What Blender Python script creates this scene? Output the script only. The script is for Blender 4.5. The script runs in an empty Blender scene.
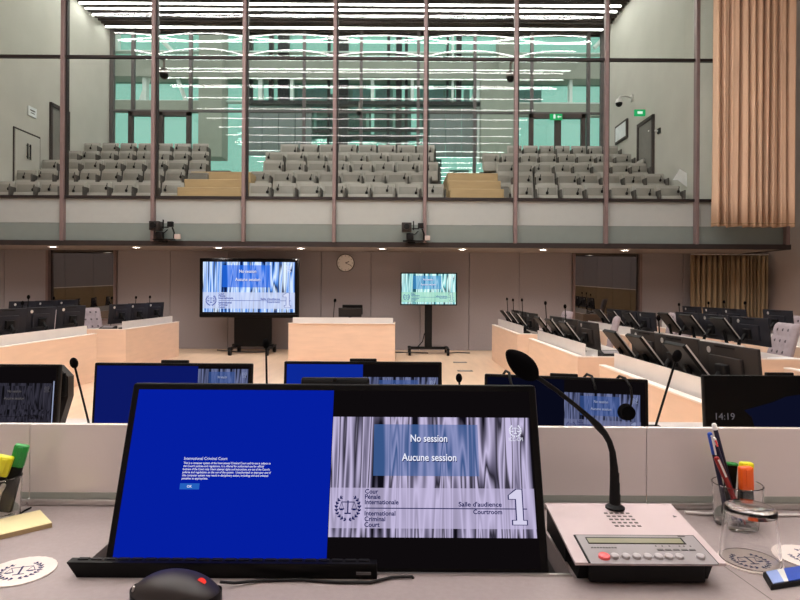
import bpy, bmesh, math, random
from mathutils import Matrix, Vector, Euler
random.seed(7)
SC = bpy.context.scene
C = SC.collection
PI = math.pi
EYE = 1.5
HOR = 290.0
ROLL = 0.006
F = 600.0


def P(x, y, Y):
    """pixel of the 800x600 frame at depth Y -> world point"""
    u, v = x - 400.0, HOR - y
    c, s = math.cos(ROLL), math.sin(ROLL)
    return Vector(((u * c - v * s) / F * Y, Y, EYE + (u * s + v * c) / F * Y))


def PZ(x, y, z):
    """pixel on the horizontal plane at height z -> world point"""
    u, v = x - 400.0, HOR - y
    c, s = math.cos(ROLL), math.sin(ROLL)
    dz = (u * s + v * c) / F
    Y = (z - EYE) / dz
    return Vector(((u * c - v * s) / F * Y, Y, z))


# ------------------------------------------------------------------ materials
def lin(c):
    c = c / 255.0
    return c / 12.92 if c <= 0.04045 else ((c + 0.055) / 1.055) ** 2.4


def L(rgb):
    return (lin(rgb[0]), lin(rgb[1]), lin(rgb[2]), 1.0)


def node(nt, t, **kw):
    n = nt.nodes.new(t)
    for k, v in kw.items():
        setattr(n, k, v)
    return n


def mat(name, rgb, rough=0.5, spec=0.4, metal=0.0, var=0.06, scale=(6, 6, 6), bump=0.0, bscale=80.0, coord='Object', coat=0.0):
    m = bpy.data.materials.new(name)
    m.use_nodes = True
    nt = m.node_tree
    b = nt.nodes['Principled BSDF']
    b.inputs['Roughness'].default_value = rough
    b.inputs['Specular IOR Level'].default_value = spec
    b.inputs['Metallic'].default_value = metal
    b.inputs['Coat Weight'].default_value = coat
    col = L(rgb)
    b.inputs['Base Color'].default_value = col
    tc = node(nt, 'ShaderNodeTexCoord')
    mp = node(nt, 'ShaderNodeMapping')
    mp.inputs['Scale'].default_value = scale
    nt.links.new(tc.outputs[coord], mp.inputs['Vector'])
    nz = node(nt, 'ShaderNodeTexNoise')
    nz.inputs['Scale'].default_value = 1.0
    nz.inputs['Detail'].default_value = 4.0
    nt.links.new(mp.outputs['Vector'], nz.inputs['Vector'])
    rp = node(nt, 'ShaderNodeValToRGB')
    rp.color_ramp.elements[0].position = 0.3
    rp.color_ramp.elements[1].position = 0.7
    rp.color_ramp.elements[0].color = tuple(c * (1 - var) for c in col[:3]) + (1,)
    rp.color_ramp.elements[1].color = tuple(min(1, c * (1 + var)) for c in col[:3]) + (1,)
    nt.links.new(nz.outputs['Fac'], rp.inputs['Fac'])
    nt.links.new(rp.outputs['Color'], b.inputs['Base Color'])
    if bump > 0:
        n2 = node(nt, 'ShaderNodeTexNoise')
        n2.inputs['Scale'].default_value = bscale
        nt.links.new(tc.outputs[coord], n2.inputs['Vector'])
        bp = node(nt, 'ShaderNodeBump')
        bp.inputs['Strength'].default_value = bump
        bp.inputs['Distance'].default_value = 0.01
        nt.links.new(n2.outputs['Fac'], bp.inputs['Height'])
        nt.links.new(bp.outputs['Normal'], b.inputs['Normal'])
    return m


def emit(name, rgb, strength=1.0):
    m = bpy.data.materials.new(name)
    m.use_nodes = True
    nt = m.node_tree
    nt.nodes.clear()
    e = node(nt, 'ShaderNodeEmission')
    e.inputs['Color'].default_value = L(rgb)
    e.inputs['Strength'].default_value = strength
    o = node(nt, 'ShaderNodeOutputMaterial')
    nt.links.new(e.outputs[0], o.inputs['Surface'])
    return m


def veil(name, rgb, strength, alpha):
    """a see-through lit overlay on a screen picture"""
    m = emit(name, rgb, strength)
    nt = m.node_tree
    e = [n for n in nt.nodes if n.type == 'EMISSION'][0]
    o = [n for n in nt.nodes if n.type == 'OUTPUT_MATERIAL'][0]
    t = node(nt, 'ShaderNodeBsdfTransparent')
    mx = node(nt, 'ShaderNodeMixShader')
    mx.inputs[0].default_value = alpha
    nt.links.new(t.outputs[0], mx.inputs[1])
    nt.links.new(e.outputs[0], mx.inputs[2])
    nt.links.new(mx.outputs[0], o.inputs['Surface'])
    return m


def screen_curtain(name, dark, mid, light, strength):
    """the picture of grey draped curtains shown on the screens"""
    m = emit(name, (255, 255, 255), strength)
    nt = m.node_tree
    e = [n for n in nt.nodes if n.type == 'EMISSION'][0]
    tc = node(nt, 'ShaderNodeTexCoord')
    mp = node(nt, 'ShaderNodeMapping')
    mp.inputs['Scale'].default_value = (9.5, 1.0, 0.3)
    nt.links.new(tc.outputs['Generated'], mp.inputs['Vector'])
    nz = node(nt, 'ShaderNodeTexNoise')
    nz.inputs['Scale'].default_value = 1.0
    nz.inputs['Detail'].default_value = 2.0
    nz.inputs['Roughness'].default_value = 0.6
    nz.inputs['Distortion'].default_value = 0.2
    nt.links.new(mp.outputs['Vector'], nz.inputs['Vector'])
    rp = node(nt, 'ShaderNodeValToRGB')
    cr = rp.color_ramp
    cr.elements[0].position = 0.385
    cr.elements[0].color = L(dark)
    cr.elements[1].position = 0.425
    cr.elements[1].color = L(mid)
    for p, c in ((0.465, light), (0.495, mid), (0.51, dark), (0.535, light), (0.575, mid), (0.6, light), (0.635, dark), (0.66, light)):
        el = cr.elements.new(p)
        el.color = L(c)
    nt.links.new(nz.outputs['Fac'], rp.inputs['Fac'])
    nt.links.new(rp.outputs['Color'], e.inputs['Color'])
    return m


def glass_sheet(name, tint, refl, rough=0.0):
    """thin pane: see-through with a mirror reflection on its surface"""
    m = bpy.data.materials.new(name)
    m.use_nodes = True
    nt = m.node_tree
    nt.nodes.clear()
    t = node(nt, 'ShaderNodeBsdfTransparent')
    t.inputs['Color'].default_value = tint + (1,)
    g = node(nt, 'ShaderNodeBsdfGlossy')
    g.inputs['Roughness'].default_value = rough
    g.inputs['Color'].default_value = (1, 1, 1, 1)
    mx = node(nt, 'ShaderNodeMixShader')
    mx.inputs[0].default_value = refl
    o = node(nt, 'ShaderNodeOutputMaterial')
    nt.links.new(t.outputs[0], mx.inputs[1])
    nt.links.new(g.outputs[0], mx.inputs[2])
    nt.links.new(mx.outputs[0], o.inputs['Surface'])
    return m


def clear_glass(name, tint=(1, 1, 1), rough=0.0, ior=1.45):
    m = bpy.data.materials.new(name)
    m.use_nodes = True
    b = m.node_tree.nodes['Principled BSDF']
    b.inputs['Base Color'].default_value = tint + (1,)
    b.inputs['Roughness'].default_value = rough
    b.inputs['IOR'].default_value = ior
    b.inputs['Transmission Weight'].default_value = 1.0
    return m


M = {}
M['plaster'] = mat('pinkish plaster', (186, 172, 166), 0.85, 0.2, var=0.05, scale=(1.5, 1.5, 1.5), bump=0.15, bscale=30)
M['gallery_plaster'] = mat('grey beige plaster', (196, 194, 184), 0.85, 0.2, var=0.05, scale=(1, 1, 1), bump=0.1, bscale=30)
M['taupe'] = mat('taupe fabric panel', (153, 146, 148), 0.9, 0.15, var=0.05, scale=(40, 40, 40), bump=0.1, bscale=200)
M['soffit'] = mat('taupe soffit', (150, 141, 136), 0.7, 0.3)
M['ceiling'] = mat('white ceiling', (205, 200, 195), 0.9, 0.1)
M['floor'] = mat('pale oak floor', (226, 197, 168), 0.35, 0.4, var=0.08, scale=(7, 0.8, 1))
M['wood'] = mat('pale peach maple veneer', (234, 204, 180), 0.45, 0.35, var=0.05, scale=(2, 2, 14))
M['wood_edge'] = mat('light maple edge', (244, 232, 222), 0.45, 0.35)
M['desk_top'] = mat('pale grey desk top', (208, 200, 194), 0.4, 0.4)
M['desk'] = mat('grey mauve leather desk top', (158, 146, 144), 0.5, 0.3, var=0.04, scale=(120, 120, 120), bump=0.08, bscale=600)
M['frosted'] = mat('frosted white glass', (226, 222, 218), 0.22, 0.5, var=0.02, coat=0.3)
M['partition'] = mat('frosted pinkish glass', (234, 224, 221), 0.16, 0.5, var=0.03, scale=(1, 1, 5), coat=0.4)
M['partition_band'] = mat('greenish glass band', (168, 172, 163), 0.2, 0.5, var=0.02)
M['chrome'] = mat('brushed aluminium', (205, 200, 198), 0.3, 0.5, metal=0.9, var=0.03)
M['mullion'] = mat('pinkish brown metal', (128, 110, 108), 0.45, 0.3, metal=0.2)
M['mullion_dark'] = mat('dark bronze frame and mullion shade', (38, 31, 30), 0.5, 0.3)
M['spandrel'] = mat('back painted grey white glass', (166, 171, 168), 0.25, 0.4, var=0.02)
M['spandrel_low'] = mat('back painted grey green glass', (122, 132, 128), 0.25, 0.4, var=0.02)
M['fascia'] = mat('dark brown fascia', (52, 45, 43), 0.5, 0.2)
M['black'] = mat('black plastic', (13, 12, 13), 0.5, 0.2)
M['black_soft'] = mat('black foam', (10, 9, 10), 0.95, 0.05, bump=0.5, bscale=900)
M['monitor_back'] = mat('dark brown grey monitor plastic', (44, 39, 37), 0.5, 0.25)
M['monitor_back_blue'] = mat('dark blue grey monitor plastic', (33, 33, 39), 0.5, 0.25)
M['silver'] = mat('silver plastic', (212, 208, 204), 0.35, 0.5, metal=0.4)
M['screen_off'] = mat('dark screen glass', (5, 5, 6), 0.3, 0.12, var=0.0)
M['bezel'] = mat('glossy black bezel', (7, 6, 7), 0.35, 0.15)
M['console'] = mat('pinkish silver console metal', (192, 175, 175), 0.45, 0.35, metal=0.1)
M['console_panel'] = mat('grey console panel', (142, 136, 137), 0.35, 0.4, metal=0.1)
M['lcd'] = mat('olive grey liquid crystal display', (128, 126, 98), 0.3, 0.5)
M['grey_button'] = mat('grey translucent button', (168, 162, 163), 0.3, 0.5)
M['red_button'] = mat('red button', (246, 92, 96), 0.3, 0.5)
M['navy'] = mat('navy ink', (32, 34, 84), 0.6, 0.2)
M['coaster'] = mat('cream paper coaster', (226, 214, 207), 0.85, 0.15)
M['yellow_paper'] = mat('pale yellow paper', (236, 222, 172), 0.85, 0.15)
M['green_cap'] = mat('green plastic cap', (38, 152, 66), 0.35, 0.45)
M['yellow_cap'] = mat('yellow plastic cap', (232, 226, 40), 0.35, 0.45)
M['orange_cap'] = mat('orange plastic cap', (250, 104, 30), 0.35, 0.45)
M['blue_cap'] = mat('blue plastic', (44, 84, 188), 0.35, 0.45)
M['navy_pen'] = mat('dark navy plastic', (30, 28, 58), 0.35, 0.45)
M['red_pen'] = mat('dark red plastic', (150, 34, 32), 0.35, 0.45)
M['white'] = mat('white plastic', (236, 234, 230), 0.4, 0.4)
M['paper'] = mat('white paper', (240, 240, 240), 0.8, 0.2)
M['curtain'] = mat('tan curtain cloth', (208, 176, 149), 0.85, 0.15, var=0.05, scale=(3, 3, 0.6), bump=0.1, bscale=300)
M['curtain_low'] = mat('olive tan curtain cloth', (160, 140, 112), 0.85, 0.15, var=0.08, scale=(8, 8, 0.6))
M['seat'] = mat('warm grey seat vinyl', (170, 166, 158), 0.55, 0.35, var=0.04)
M['seat_inset'] = mat('mid grey seat vinyl', (148, 144, 136), 0.4, 0.4, var=0.05)
M['seat_dark'] = mat('dark grey seat side', (88, 84, 79), 0.5, 0.3)
M['tier'] = mat('grey gallery carpet', (110, 106, 100), 0.9, 0.1)
M['stair'] = mat('oak stair tread', (186, 160, 120), 0.5, 0.3, var=0.08, scale=(2, 10, 10))
M['stair_edge'] = mat('dark oak riser', (150, 126, 92), 0.5, 0.3)
M['grey_panel'] = mat('mid grey panel', (128, 126, 120), 0.6, 0.3)
M['slat'] = mat('dark brown ceiling slat', (52, 46, 44), 0.7, 0.2)
M['frame_dark'] = mat('dark brown door frame', (72, 64, 62), 0.5, 0.3)
M['mullion_grey'] = mat('grey aluminium mullion', (92, 88, 88), 0.5, 0.3)
M['concrete'] = mat('grey beige concrete', (168, 166, 156), 0.85, 0.15, scale=(1, 1, 1))
M['atrium_grey'] = mat('blue grey cladding', (128, 132, 132), 0.6, 0.25, var=0.03)
M['atrium_white'] = mat('white painted steel', (235, 240, 236), 0.5, 0.3)
M['atrium_floor'] = mat('pale stone floor', (190, 190, 184), 0.6, 0.3)
M['blue_panel'] = mat('blue grey glazing panel', (120, 160, 170), 0.3, 0.5, var=0.25, scale=(1.5, 1, 0.8))
M['dark_steel'] = mat('dark steel', (36, 38, 42), 0.5, 0.3)
M['chair_cloth'] = mat('lilac grey upholstery', (164, 152, 156), 0.85, 0.2, var=0.06, scale=(20, 20, 20))
M['chair_dark'] = mat('dark lilac grey button', (96, 86, 92), 0.85, 0.2)
M['clock_face'] = mat('white clock dial', (236, 232, 226), 0.5, 0.3, var=0.01)
M['booth_dark'] = mat('dark booth interior', (40, 37, 36), 0.9, 0.1)
M['mouse'] = mat('brown black mouse plastic', (44, 39, 38), 0.42, 0.4)
M['cable'] = mat('black cable rubber', (22, 20, 20), 0.5, 0.3)
M['white_cable'] = mat('white cable rubber', (228, 222, 218), 0.5, 0.3)
M['sign_white'] = mat('white sign plate', (232, 236, 236), 0.6, 0.3)
M['exit_green'] = emit('lit green exit sign', (40, 190, 110), 0.8)
M['exit_white'] = emit('lit white pictogram', (235, 255, 240), 1.0)
M['teal_glass'] = glass_sheet('teal window glass', (0.64, 0.88, 0.83), 0.05)
M['back_glass'] = glass_sheet('green tinted glass', (0.88, 0.95, 0.93), 0.03)
M['front_glass'] = glass_sheet('clear balcony glass', (0.93, 0.96, 0.945), 0.032)
M['lower_glass'] = glass_sheet('clear lower balcony glass', (0.88, 0.91, 0.895), 0.019)
M['booth_glass'] = None
M['tumbler'] = clear_glass('clear drinking glass', (0.99, 0.99, 0.99))
M['lamp'] = emit('linear ceiling lamp', (255, 249, 246), 45.0)
M['gallery_lamp'] = emit('gallery linear lamp', (255, 250, 245), 28.0)
M['downlight'] = emit('downlight lamp', (255, 244, 236), 30.0)
M['red_glow'] = emit('red mouse wheel glow', (255, 70, 60), 0.9)
M['led_blue'] = emit('blue led', (90, 140, 255), 0.8)
# screen contents
M['scr_blue'] = emit('blue lock screen', (4, 30, 160), 1.0)
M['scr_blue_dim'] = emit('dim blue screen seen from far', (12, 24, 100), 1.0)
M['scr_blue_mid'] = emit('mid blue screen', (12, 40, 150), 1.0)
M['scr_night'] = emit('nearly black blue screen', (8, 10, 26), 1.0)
M['scr_black'] = emit('black letterbox of a lit screen', (14, 11, 13), 1.0)
M['scr_button'] = emit('light blue dialog button', (36, 96, 190), 1.0)
M['scr_white'] = emit('white screen lettering', (238, 240, 255), 1.0)
M['scr_white_dim'] = emit('dim white screen lettering', (150, 160, 190), 1.0)
M['scr_navy'] = emit('navy screen lettering', (26, 30, 84), 1.0)
M['scr_grey'] = emit('dim grey clock lettering', (92, 88, 92), 1.0)
M['scr_lock_blue'] = emit('dark blue lock screen shape', (12, 15, 36), 1.0)
M['curt_main'] = screen_curtain('grey lavender curtain picture', (14, 12, 22), (108, 102, 128), (200, 190, 226), 1.0)
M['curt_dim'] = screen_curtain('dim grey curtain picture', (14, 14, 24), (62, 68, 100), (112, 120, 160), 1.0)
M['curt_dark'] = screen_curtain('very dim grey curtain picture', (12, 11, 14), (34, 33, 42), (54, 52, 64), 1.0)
M['curt_blue'] = screen_curtain('blue curtain picture', (12, 26, 70), (84, 140, 224), (214, 232, 255), 1.15)
M['curt_teal'] = screen_curtain('pale teal curtain picture', (20, 60, 76), (120, 200, 206), (226, 255, 250), 1.1)
M['veil_blue_main'] = veil('translucent blue panel', (70, 106, 168), 1.0, 0.62)
M['veil_band_main'] = veil('translucent lavender band', (196, 186, 222), 1.0, 0.62)
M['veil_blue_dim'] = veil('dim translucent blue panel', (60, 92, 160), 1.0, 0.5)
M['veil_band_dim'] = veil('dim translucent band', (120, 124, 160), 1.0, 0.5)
M['veil_blue_tv'] = veil('bright translucent blue panel', (36, 110, 236), 1.0, 0.7)
M['veil_band_tv'] = veil('bright translucent band', (206, 216, 248), 1.0, 0.75)
M['veil_blue_teal'] = veil('teal translucent blue panel', (70, 150, 214), 1.0, 0.6)
M['veil_band_teal'] = veil('mint translucent band', (170, 226, 200), 1.0, 0.75)


def booth_glass():
    m = bpy.data.materials.new('dark mirror booth glass')
    m.use_nodes = True
    nt = m.node_tree
    nt.nodes.clear()
    d = node(nt, 'ShaderNodeBsdfDiffuse')
    d.inputs['Color'].default_value = (0.012, 0.011, 0.011, 1)
    g = node(nt, 'ShaderNodeBsdfGlossy')
    g.inputs['Roughness'].default_value = 0.0
    g.inputs['Color'].default_value = (1.0, 0.96, 0.92, 1)
    mx = node(nt, 'ShaderNodeMixShader')
    mx.inputs[0].default_value = 0.16
    o = node(nt, 'ShaderNodeOutputMaterial')
    nt.links.new(d.outputs[0], mx.inputs[1])
    nt.links.new(g.outputs[0], mx.inputs[2])
    nt.links.new(mx.outputs[0], o.inputs['Surface'])
    return m


M['booth_glass'] = booth_glass()

# ------------------------------------------------------------------ lettering meshes (built first, in an almost empty scene)
TXT = {}


def text_mesh(s, bold=0.0):
    k = (s, bold)
    if k in TXT:
        return TXT[k]
    cu = bpy.data.curves.new('lettering', 'FONT')
    cu.body = s
    cu.size = 1.0
    cu.resolution_u = 3
    cu.offset = bold
    ob = bpy.data.objects.new('lettering', cu)
    C.objects.link(ob)
    dg = bpy.context.evaluated_depsgraph_get()
    me = bpy.data.meshes.new_from_object(ob.evaluated_get(dg))
    bpy.data.objects.remove(ob)
    bpy.data.curves.remove(cu)
    TXT[k] = me
    return me


# ------------------------------------------------------------------ mesh builder
def align(p0, p1):
    d = Vector(p1) - Vector(p0)
    q = Vector((0, 0, 1)).rotation_difference(d.normalized())
    return Matrix.Translation((Vector(p0) + Vector(p1)) / 2) @ q.to_matrix().to_4x4(), d.length


class MB:
    def __init__(self):
        self.bm = bmesh.new()

    def box(self, c, s, rot=None, bevel=0.0, seg=2, post=None):
        m = Matrix.Translation(c)
        if rot is not None:
            m = m @ (rot if isinstance(rot, Matrix) else Euler(rot).to_matrix().to_4x4())
        if post is not None:
            m = post @ m
        m = m @ Matrix.Diagonal((s[0], s[1], s[2], 1))
        r = bmesh.ops.create_cube(self.bm, size=1.0, matrix=m)
        if bevel > 0:
            es = list({e for v in r['verts'] for e in v.link_edges})
            bmesh.ops.bevel(self.bm, geom=es, offset=bevel, segments=seg, affect='EDGES', profile=0.5)
        return self

    def cyl(self, p0, p1, r0, r1=None, n=16):
        m, h = align(p0, p1)
        bmesh.ops.create_cone(self.bm, cap_ends=True, segments=n, radius1=r0, radius2=r0 if r1 is None else r1, depth=h, matrix=m)
        return self

    def sphere(self, c, s, rot=None, u=18, v=12):
        m = Matrix.Translation(c)
        if rot is not None:
            m = m @ (rot if isinstance(rot, Matrix) else Euler(rot).to_matrix().to_4x4())
        m = m @ Matrix.Diagonal((s[0], s[1], s[2], 1))
        bmesh.ops.create_uvsphere(self.bm, u_segments=u, v_segments=v, radius=1.0, matrix=m)
        return self

    def tube(self, pts, r, n=8, cap=True):
        pts = [Vector(p) for p in pts]
        rs = r if isinstance(r, (list, tuple)) else [r] * len(pts)
        rings = []
        ref = None
        for i, p in enumerate(pts):
            if i == 0:
                t = pts[1] - pts[0]
            elif i == len(pts) - 1:
                t = pts[-1] - pts[-2]
            else:
                t = (pts[i + 1] - p).normalized() + (p - pts[i - 1]).normalized()
            t.normalize()
            if ref is None:
                ref = t.orthogonal().normalized()
            ref = (ref - t * ref.dot(t)).normalized()
            b = t.cross(ref)
            rings.append([self.bm.verts.new(p + (ref * math.cos(a) + b * math.sin(a)) * rs[i]) for a in [2 * PI * k / n for k in range(n)]])
        for a, b in zip(rings, rings[1:]):
            for k in range(n):
                self.bm.faces.new((a[k], a[(k + 1) % n], b[(k + 1) % n], b[k]))
        if cap:
            self.bm.faces.new(rings[0][::-1])
            self.bm.faces.new(rings[-1])
        return self

    def lathe(self, prof, c=(0, 0, 0), n=32, closed=False):
        c = Vector(c)
        rings = []
        for r, z in prof:
            if r < 1e-6:
                rings.append([self.bm.verts.new(c + Vector((0, 0, z)))])
            else:
                rings.append([self.bm.verts.new(c + Vector((r * math.cos(2 * PI * k / n), r * math.sin(2 * PI * k / n), z))) for k in range(n)])
        pairs = list(zip(rings, rings[1:]))
        if closed:
            pairs.append((rings[-1], rings[0]))
        for a, b in pairs:
            for k in range(n):
                k2 = (k + 1) % n
                if len(a) == 1 and len(b) == 1:
                    continue
                if len(a) == 1:
                    self.bm.faces.new((a[0], b[k2], b[k]))
                elif len(b) == 1:
                    self.bm.faces.new((a[k], a[k2], b[0]))
                else:
                    self.bm.faces.new((a[k], a[k2], b[k2], b[k]))
        return self

    def prism(self, poly, vec):
        v0 = [self.bm.verts.new(Vector(p)) for p in poly]
        v1 = [self.bm.verts.new(Vector(p) + Vector(vec)) for p in poly]
        n = len(poly)
        self.bm.faces.new(v0[::-1])
        self.bm.faces.new(v1)
        for k in range(n):
            self.bm.faces.new((v0[k], v0[(k + 1) % n], v1[(k + 1) % n], v1[k]))
        return self

    def face(self, pts):
        self.bm.faces.new([self.bm.verts.new(Vector(p)) for p in pts])
        return self

    def grid(self, fn, nu, nv):
        vs = [[self.bm.verts.new(Vector(fn(i / nu, j / nv))) for j in range(nv + 1)] for i in range(nu + 1)]
        for i in range(nu):
            for j in range(nv):
                self.bm.faces.new((vs[i][j], vs[i + 1][j], vs[i + 1][j + 1], vs[i][j + 1]))
        return self

    def text(self, s, size, x, z, y=0.0, align='L', bold=0.0, width=None, post=None):
        """lettering standing in the XZ plane, facing -Y"""
        me = text_mesh(s, bold)
        xs = [v.co.x for v in me.vertices] or [0, 1]
        w = max(xs) - min(xs)
        sx = size if width is None else width / w
        ox = {'L': -min(xs) * sx, 'C': -(min(xs) + w / 2) * sx, 'R': -max(xs) * sx}[align]
        m = Matrix.Translation((x + ox, y, z)) @ Matrix.Rotation(PI / 2, 4, 'X') @ Matrix.Diagonal((sx, size, 1, 1))
        if post is not None:
            m = post @ m
        tmp = bmesh.new()
        tmp.from_mesh(me)
        tmp.transform(m)
        t2 = bpy.data.meshes.new('t')
        tmp.to_mesh(t2)
        tmp.free()
        self.bm.from_mesh(t2)
        bpy.data.meshes.remove(t2)
        return self

    def xform(self, m):
        self.bm.transform(m)
        return self

    def build(self, name, m, parent=None, smooth=None, loc=None, recalc=True):
        if recalc:
            bmesh.ops.recalc_face_normals(self.bm, faces=self.bm.faces)
        me = bpy.data.meshes.new(name)
        self.bm.to_mesh(me)
        self.bm.free()
        if smooth is not None:
            for p in me.polygons:
                p.use_smooth = True
            me.set_sharp_from_angle(angle=math.radians(smooth))
        me.materials.append(M[m] if isinstance(m, str) else m)
        o = bpy.data.objects.new(name, me)
        C.objects.link(o)
        if parent is not None:
            o.parent = parent
        if loc is not None:
            o.location = loc
        return o


def tag(o, label, cat, group=None, kind=None):
    o['label'] = label
    o['category'] = cat
    if group:
        o['group'] = group
    if kind:
        o['kind'] = kind
    return o


def thing(name, label, cat, loc=(0, 0, 0), rz=0.0, group=None):
    o = bpy.data.objects.new(name, None)
    C.objects.link(o)
    o.empty_display_size = 0.1
    o.location = loc
    o.rotation_euler = (0, 0, rz)
    return tag(o, label, cat, group)


def dup(root, loc, rz, label, group=None):
    def cp(o, par):
        c = o.copy()
        C.objects.link(c)
        c.parent = par
        for ch in list(o.children):
            cp(ch, c)
        return c
    r = cp(root, None)
    r.location = loc
    r.rotation_euler = (0, 0, rz)
    r['label'] = label
    if group:
        r['group'] = group
    return r


def struct(name, mb, m, label=None, smooth=None):
    o = mb.build(name, m, smooth=smooth)
    o['kind'] = 'structure'
    o['category'] = name.split('_')[0]
    o['label'] = label or ('%s of the courtroom' % name.replace('_', ' '))
    return o


def structroot(name, label, loc=(0, 0, 0)):
    o = thing(name, label, name.split('_')[0], loc)
    o['kind'] = 'structure'
    return o


ORD = ['first', 'second', 'third', 'fourth', 'fifth', 'sixth', 'seventh', 'eighth', 'ninth', 'tenth']

# ------------------------------------------------------------------ camera
cam_d = bpy.data.cameras.new('camera')
cam_d.sensor_fit = 'HORIZONTAL'
cam_d.sensor_width = 36.0
cam_d.lens = 36.0 * F / 800.0
cam_d.shift_x = 0.0
cam_d.shift_y = -(300.0 - HOR) / 800.0
cam_d.clip_start = 0.05
cam_d.clip_end = 300
cam = bpy.data.objects.new('camera', cam_d)
C.objects.link(cam)
c_, s_ = math.cos(ROLL), math.sin(ROLL)
cam.matrix_world = Matrix(((c_, -s_, 0, 0), (0, 0, -1, 0), (s_, c_, 0, EYE), (0, 0, 0, 1)))
SC.camera = cam

# ------------------------------------------------------------------ dimensions of the place
XL, XR = -12.2, 9.2          # courtroom side walls
YB = -6.0                    # wall behind the judges
YW = 15.0                    # wall under the balcony
YF = 13.1                    # glazed balcony front
ZS = 2.44                    # balcony soffit
ZC = 8.5                     # courtroom ceiling
GXL, GXR = -9.95, 6.9        # public gallery side walls
YG = 20.5                    # rear glazing of the gallery
ZG = 10.35                   # gallery ceiling
CX = -1.45                   # axis of the room

# ================================================================== SETTING: courtroom shell
struct('floor', MB().box(((XL + XR) / 2, (YB + YW) / 2, -0.05), (XR - XL + 0.4, YW - YB + 0.4, 0.1)), 'floor', 'pale oak courtroom floor')
struct('ceiling', MB().box(((XL + XR) / 2, (YB + YF) / 2 - 0.2, ZC + 0.1), (XR - XL + 0.4, YF - YB + 0.9, 0.2)), 'ceiling', 'high white courtroom ceiling')
struct('wall_left', MB().box((XL - 0.1, (YB + YW) / 2, ZC / 2), (0.2, YW - YB, ZC)), 'plaster', 'left plaster wall of the courtroom')
struct('wall_right', MB().box((XR + 0.1, (YB + YW) / 2 + 0.3, 6), (0.2, YW - YB + 0.6, 12)), 'plaster', 'right plaster wall beside the curtains')
struct('wall_rear', MB().box(((XL + XR) / 2, YB - 0.1, ZC / 2), (XR - XL, 0.2, ZC)), 'plaster', 'wall behind the judges')
# taupe panelled wall under the balcony, with two dark booth windows
bx = [P(47, 300, YW).x, P(117, 300, YW).x, P(572, 300, YW).x, P(641, 300, YW).x]
wl = MB()
seams = [XL, P(4, 300, YW).x, bx[0], bx[1], P(170, 300, YW).x, P(228, 300, YW).x, P(321, 300, YW).x, P(371, 300, YW).x, P(420, 300, YW).x, P(469, 300, YW).x, P(519, 300, YW).x, bx[2], bx[3], P(683, 300, YW).x, XR]
for a, b in zip(seams, seams[1:]):
    if abs(a - bx[0]) < 1e-4 or abs(a - bx[2]) < 1e-4:
        wl.box(((a + b) / 2, YW + 0.06, 0.35), (b - a - 0.012, 0.12, 0.70))
        continue
    wl.box(((a + b) / 2, YW + 0.06, ZS / 2 + 0.03), (b - a - 0.012, 0.12, ZS + 0.06), bevel=0.004, seg=1)
wl.box(((XL + XR) / 2, YW + 0.9, ZS / 2), (XR - XL, 0.04, ZS + 0.1))
struct('wall_back', wl, 'taupe', 'taupe panelled wall under the balcony')
for i, (a, b, lab) in enumerate(((bx[0], bx[1], 'dark mirroring booth window behind the left benches'), (bx[2], bx[3], 'dark mirroring booth window behind the right benches'))):
    w = structroot('window_%d' % (i + 1), lab, ((a + b) / 2, YW, 0))
    wd = b - a
    t = math.radians(0.8)
    h = ZS - 0.70
    MB().box((0, 0.06, 0.70 + h / 2), (wd, 0.012, h + 0.08), rot=(t, 0, 0)).build('pane', 'booth_glass', w)
    MB().box((-wd / 2 + 0.03, 0.0, 0.70 + h / 2), (0.06, 0.14, h)).box((wd / 2 - 0.03, 0.0, 0.70 + h / 2), (0.06, 0.14, h)).box((0, 0.0, 0.72), (wd, 0.16, 0.04)).build('frame', 'mullion', w)
# balcony: slab, soffit, fascia
XE = P(788, 248, YF).x
sl = MB().box(((XL + XE) / 2, (YF + YW) / 2 + 0.09, ZS + 0.16), (XE - XL, YW - YF - 0.06, 0.30))
struct('ceiling_balcony', sl, 'soffit', 'taupe soffit under the balcony')
struct('trim_1', MB().box(((XL + XE) / 2, YF - 0.03, ZS + 0.045), (XE - XL + 0.06, 0.06, 0.11)).box((XE + 0.02, (YF + YW) / 2, ZS + 0.16), (0.05, YW - YF, 0.34)), 'fascia', 'dark fascia along the balcony edge')
# recessed downlights in the soffit
dl_x = [-28, 53, 136, 218.5, 301, 382, 462.5, 543, 625]
wh = ['left of the first mullion', 'above the left booth window', 'left of the camera bracket', 'above the wide screen', 'left of the wall clock', 'right of the wall clock', 'above the narrow stand screen', 'left of the right booth window', 'above the right booth window']
for i, x in enumerate(dl_x):
    p = P(x, 250.5 + (x - 300) * 0.005, 13.75)
    d = thing('ceiling_light', 'small round glowing downlight in the soffit ' + wh[i], 'ceiling light', (p.x, 13.75, ZS + 0.01), 0, 'downlights under the balcony')
    MB().lathe([(0.075, 0.0), (0.115, -0.0), (0.115, -0.012), (0.08, -0.016), (0.075, 0.0)], n=24).build('trim_ring', 'white', d, smooth=40)
    MB().lathe([(0.0, -0.012), (0.05, -0.012), (0.076, -0.006)], n=24).build('lamp_lens', 'downlight', d)
    la = bpy.data.lights.new('downlight_beam', 'SPOT')
    la.energy = 40
    la.color = (1, 0.93, 0.86)
    la.spot_size = math.radians(110)
    la.spot_blend = 0.8
    la.shadow_soft_size = 0.07
    lo = bpy.data.objects.new('downlight_beam', la)
    C.objects.link(lo)
    lo.parent = d
    lo.location = (0, 0, -0.05)

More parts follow.
